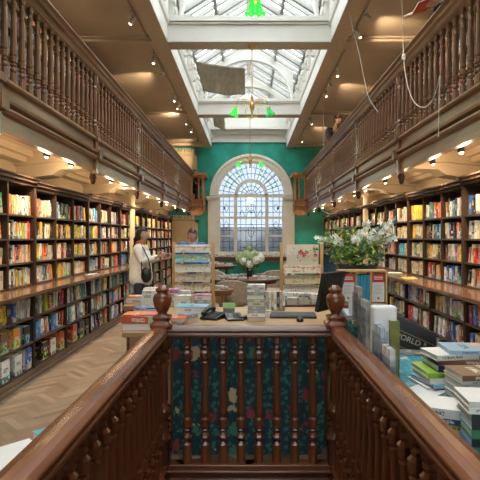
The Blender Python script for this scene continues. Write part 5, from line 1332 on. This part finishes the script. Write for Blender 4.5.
# man behind the left paper rack
mx, my = px(192.5, 8.2), 8.2
def mextra(e, j, M):
    MB().lathe([(.068, -.03), (.075, .0), (.070, .035), (.062, .035)], j['neck'].x, j['neck'].y, 14, M=Matrix.Translation((0, 0, j['neck'].z-.02))).build('collar', plain('pale_blue_shirt', (.35, .45, .60), .8), e)
J = dict(floor=0, pelvis=(mx, my, .88), chest=(mx, my, 1.20), neck=(mx, my, 1.40), head=(mx, my-.02, 1.525), shoulderL=(mx-.22, my, 1.385), shoulderR=(mx+.20, my, 1.37), elbowL=(mx-.25, my-.05, 1.05), elbowR=(mx+.24, my-.05, 1.05),
         wristL=(mx-.20, my-.25, .98), wristR=(mx+.15, my-.25, .98), hipL=(mx-.09, my, .85), hipR=(mx+.09, my, .85), kneeL=(mx-.10, my-.02, .47), kneeR=(mx+.10, my-.02, .47), ankleL=(mx-.10, my, .08), ankleR=(mx+.10, my, .08))
person('man with short brown hair and a blue jacket behind the left wrapping paper rack', J, (.52, .33, .24), (.06, .035, .02), M_blue, 'jacket', M_jean, M_shoe, 1.0, .009, mextra, 0, 0, (.1, -1), R(8),
       {'L': ((.2, -1, -.1), (.4, 0, -1), 1, .4), 'R': ((-.2, -1, -.1), (-.4, 0, -1), -1, .4)})
# man leaning on the right balustrade, looking down
gf = 2.72
J = dict(floor=gf, pelvis=(2.42, 12.55, gf+1.0), chest=(2.20, 12.30, gf+1.36), neck=(2.19, 12.08, gf+1.57), head=(2.22, 11.93, gf+1.69), shoulderL=(2.34, 12.14, gf+1.52), shoulderR=(2.0, 12.28, gf+1.52),
         elbowL=(2.36, 11.95, gf+1.24), elbowR=(2.06, 12.10, gf+1.22), wristL=(2.24, 11.75, gf+1.16), wristR=(2.20, 11.88, gf+1.16), hipL=(2.50, 12.47, gf+.96), hipR=(2.38, 12.63, gf+.96),
         kneeL=(2.46, 12.45, gf+.52), kneeR=(2.36, 12.66, gf+.52), ankleL=(2.50, 12.50, gf+.08), ankleR=(2.42, 12.72, gf+.08))
person('curly haired man in a dark brown jacket leaning over the right gallery balustrade', J, (.48, .29, .20), (.05, .026, .014), M_brn, 'jacket', M_jean, M_shoe, 1.0, .009, None, 0, 1, (-.45, -.9), R(30),
       {'L': ((-.9, .2, -.1), (0, -.1, -1), 1, .4), 'R': ((-.3, -.9, -.1), (0, .1, -1), -1, .4)}, 1.38)
# reader at the top right, hands and open book over the handrail
gx, gy = 2.62, 4.72
J = dict(floor=gf, pelvis=(gx+.05, gy, gf+.95), chest=(gx-.10, gy, gf+1.26), neck=(gx-.10, gy, gf+1.46), head=(gx-.20, gy, gf+1.60), shoulderL=(gx-.16, gy-.20, gf+1.39), shoulderR=(gx-.16, gy+.20, gf+1.39),
         elbowL=(gx-.42, gy-.20, gf+1.21), elbowR=(gx-.46, gy+.24, gf+1.20), wristL=(gx-.72, gy+.03, gf+1.145), wristR=(gx-.76, gy+.24, gf+1.14), hipL=(gx+.05, gy-.10, gf+.90), hipR=(gx+.05, gy+.10, gf+.90),
         kneeL=(gx+.03, gy-.10, gf+.49), kneeR=(gx+.03, gy+.10, gf+.49), ankleL=(gx+.06, gy-.10, gf+.08), ankleR=(gx+.06, gy+.10, gf+.08))
person('person at the top right edge, dark sleeves and hands holding an open book', J, (.46, .26, .19), (.04, .03, .02), M_blk, 'jumper', M_jean, M_shoe, 1.03, .007, None, 0, 0, (-1, 0), R(40),
       {'L': ((-.85, .15, -.42), (.2, .5, 1), 1, .4), 'R': ((-.8, -.25, -.35), (.3, -.4, 1), -1, .5)})
e = empty('open_book', (1.75, 4.86, 3.79), 'open red covered book held over the right handrail at the top edge', 'book', rz=R(10))
for s in (-1, 1):
    M = Matrix.Rotation(R(90), 4, 'Z') @ Matrix.Rotation(R(-24), 4, 'X') @ Matrix.Rotation(R(-s*16), 4, 'Y')
    MB().box(0, s*.165, -.115, .115, -.004, .0, 0, M).build('cover', plain('red_board', (.52, .05, .025), .4), e); MB().box(0, s*.158, -.11, .11, .0, .014, 0, M).build('page_block', M_page, e)
    MB().box(s*.03, s*.13, -.08, .08, -.0055, -.004, 0, M).build('cover_print', plain('white_print', (.6, .6, .55)) if s > 0 else plain('red_print', (.6, .12, .05)), e)
# visitor in black at the far end of the left gallery
gx, gy = px(195, 17.9), 17.85
J = dict(floor=gf, pelvis=(gx, gy+.05, gf+.52), chest=(gx, gy, gf+.82), neck=(gx, gy, gf+1.02), head=(gx, gy-.02, gf+1.17), shoulderL=(gx-.17, gy, gf+.95), shoulderR=(gx+.17, gy, gf+.95), elbowL=(gx-.21, gy-.05, gf+.70), elbowR=(gx+.21, gy-.05, gf+.70),
         wristL=(gx-.12, gy-.25, gf+.78), wristR=(gx+.12, gy-.25, gf+.72), hipL=(gx-.09, gy+.03, gf+.50), hipR=(gx+.09, gy+.03, gf+.50), kneeL=(gx-.10, gy-.34, gf+.50), kneeR=(gx+.10, gy-.34, gf+.50), ankleL=(gx-.10, gy-.32, gf+.08), ankleR=(gx+.10, gy-.32, gf+.08))
person('person in black sitting at the far end of the left gallery', J, (.48, .30, .22), (.03, .02, .015), M_blk, 'jumper', M_blk, M_shoe, 1.0, .01, None, 0, 0, (-.1, -1), R(15),
       {'L': ((.3, -.6, .4), (.4, -1, .2), 1, .4), 'R': ((-.3, -.6, .4), (-.4, -1, .2), -1, .4)})
e = empty('stool', (gx, gy+.10, gf), 'small wooden stool under the seated person on the left gallery', 'stool'); MB().lathe([(.16, .38), (.17, .40), (.17, .415), (.15, .42)], n=18).build('seat', M_orange, e)
for a in (45, 135, 225, 315): MB().tube([(.11*math.cos(R(a)), .11*math.sin(R(a)), .39), (.15*math.cos(R(a)), .15*math.sin(R(a)), 0)], .014, 6).build('leg', M_orange, e)
o = MB().lathe([(.10, 0, .6), (.12, .02, .6), (.11, .16, .6), (.06, .20, .3)], n=12).build('bag', plain('purple_cloth', (.18, .03, .35), .8)); o.location = (px(196, 17.6), 17.58, gf); tag(o, 'purple bag at the feet of the seated person on the left gallery', 'bag')

# ---- everything smaller and farther: one object
o = big.build('shelf_books', allm)
tag(o, 'smaller book spines filling the farther shelves, gallery bookcases and rear tables', 'books', kind='stuff')
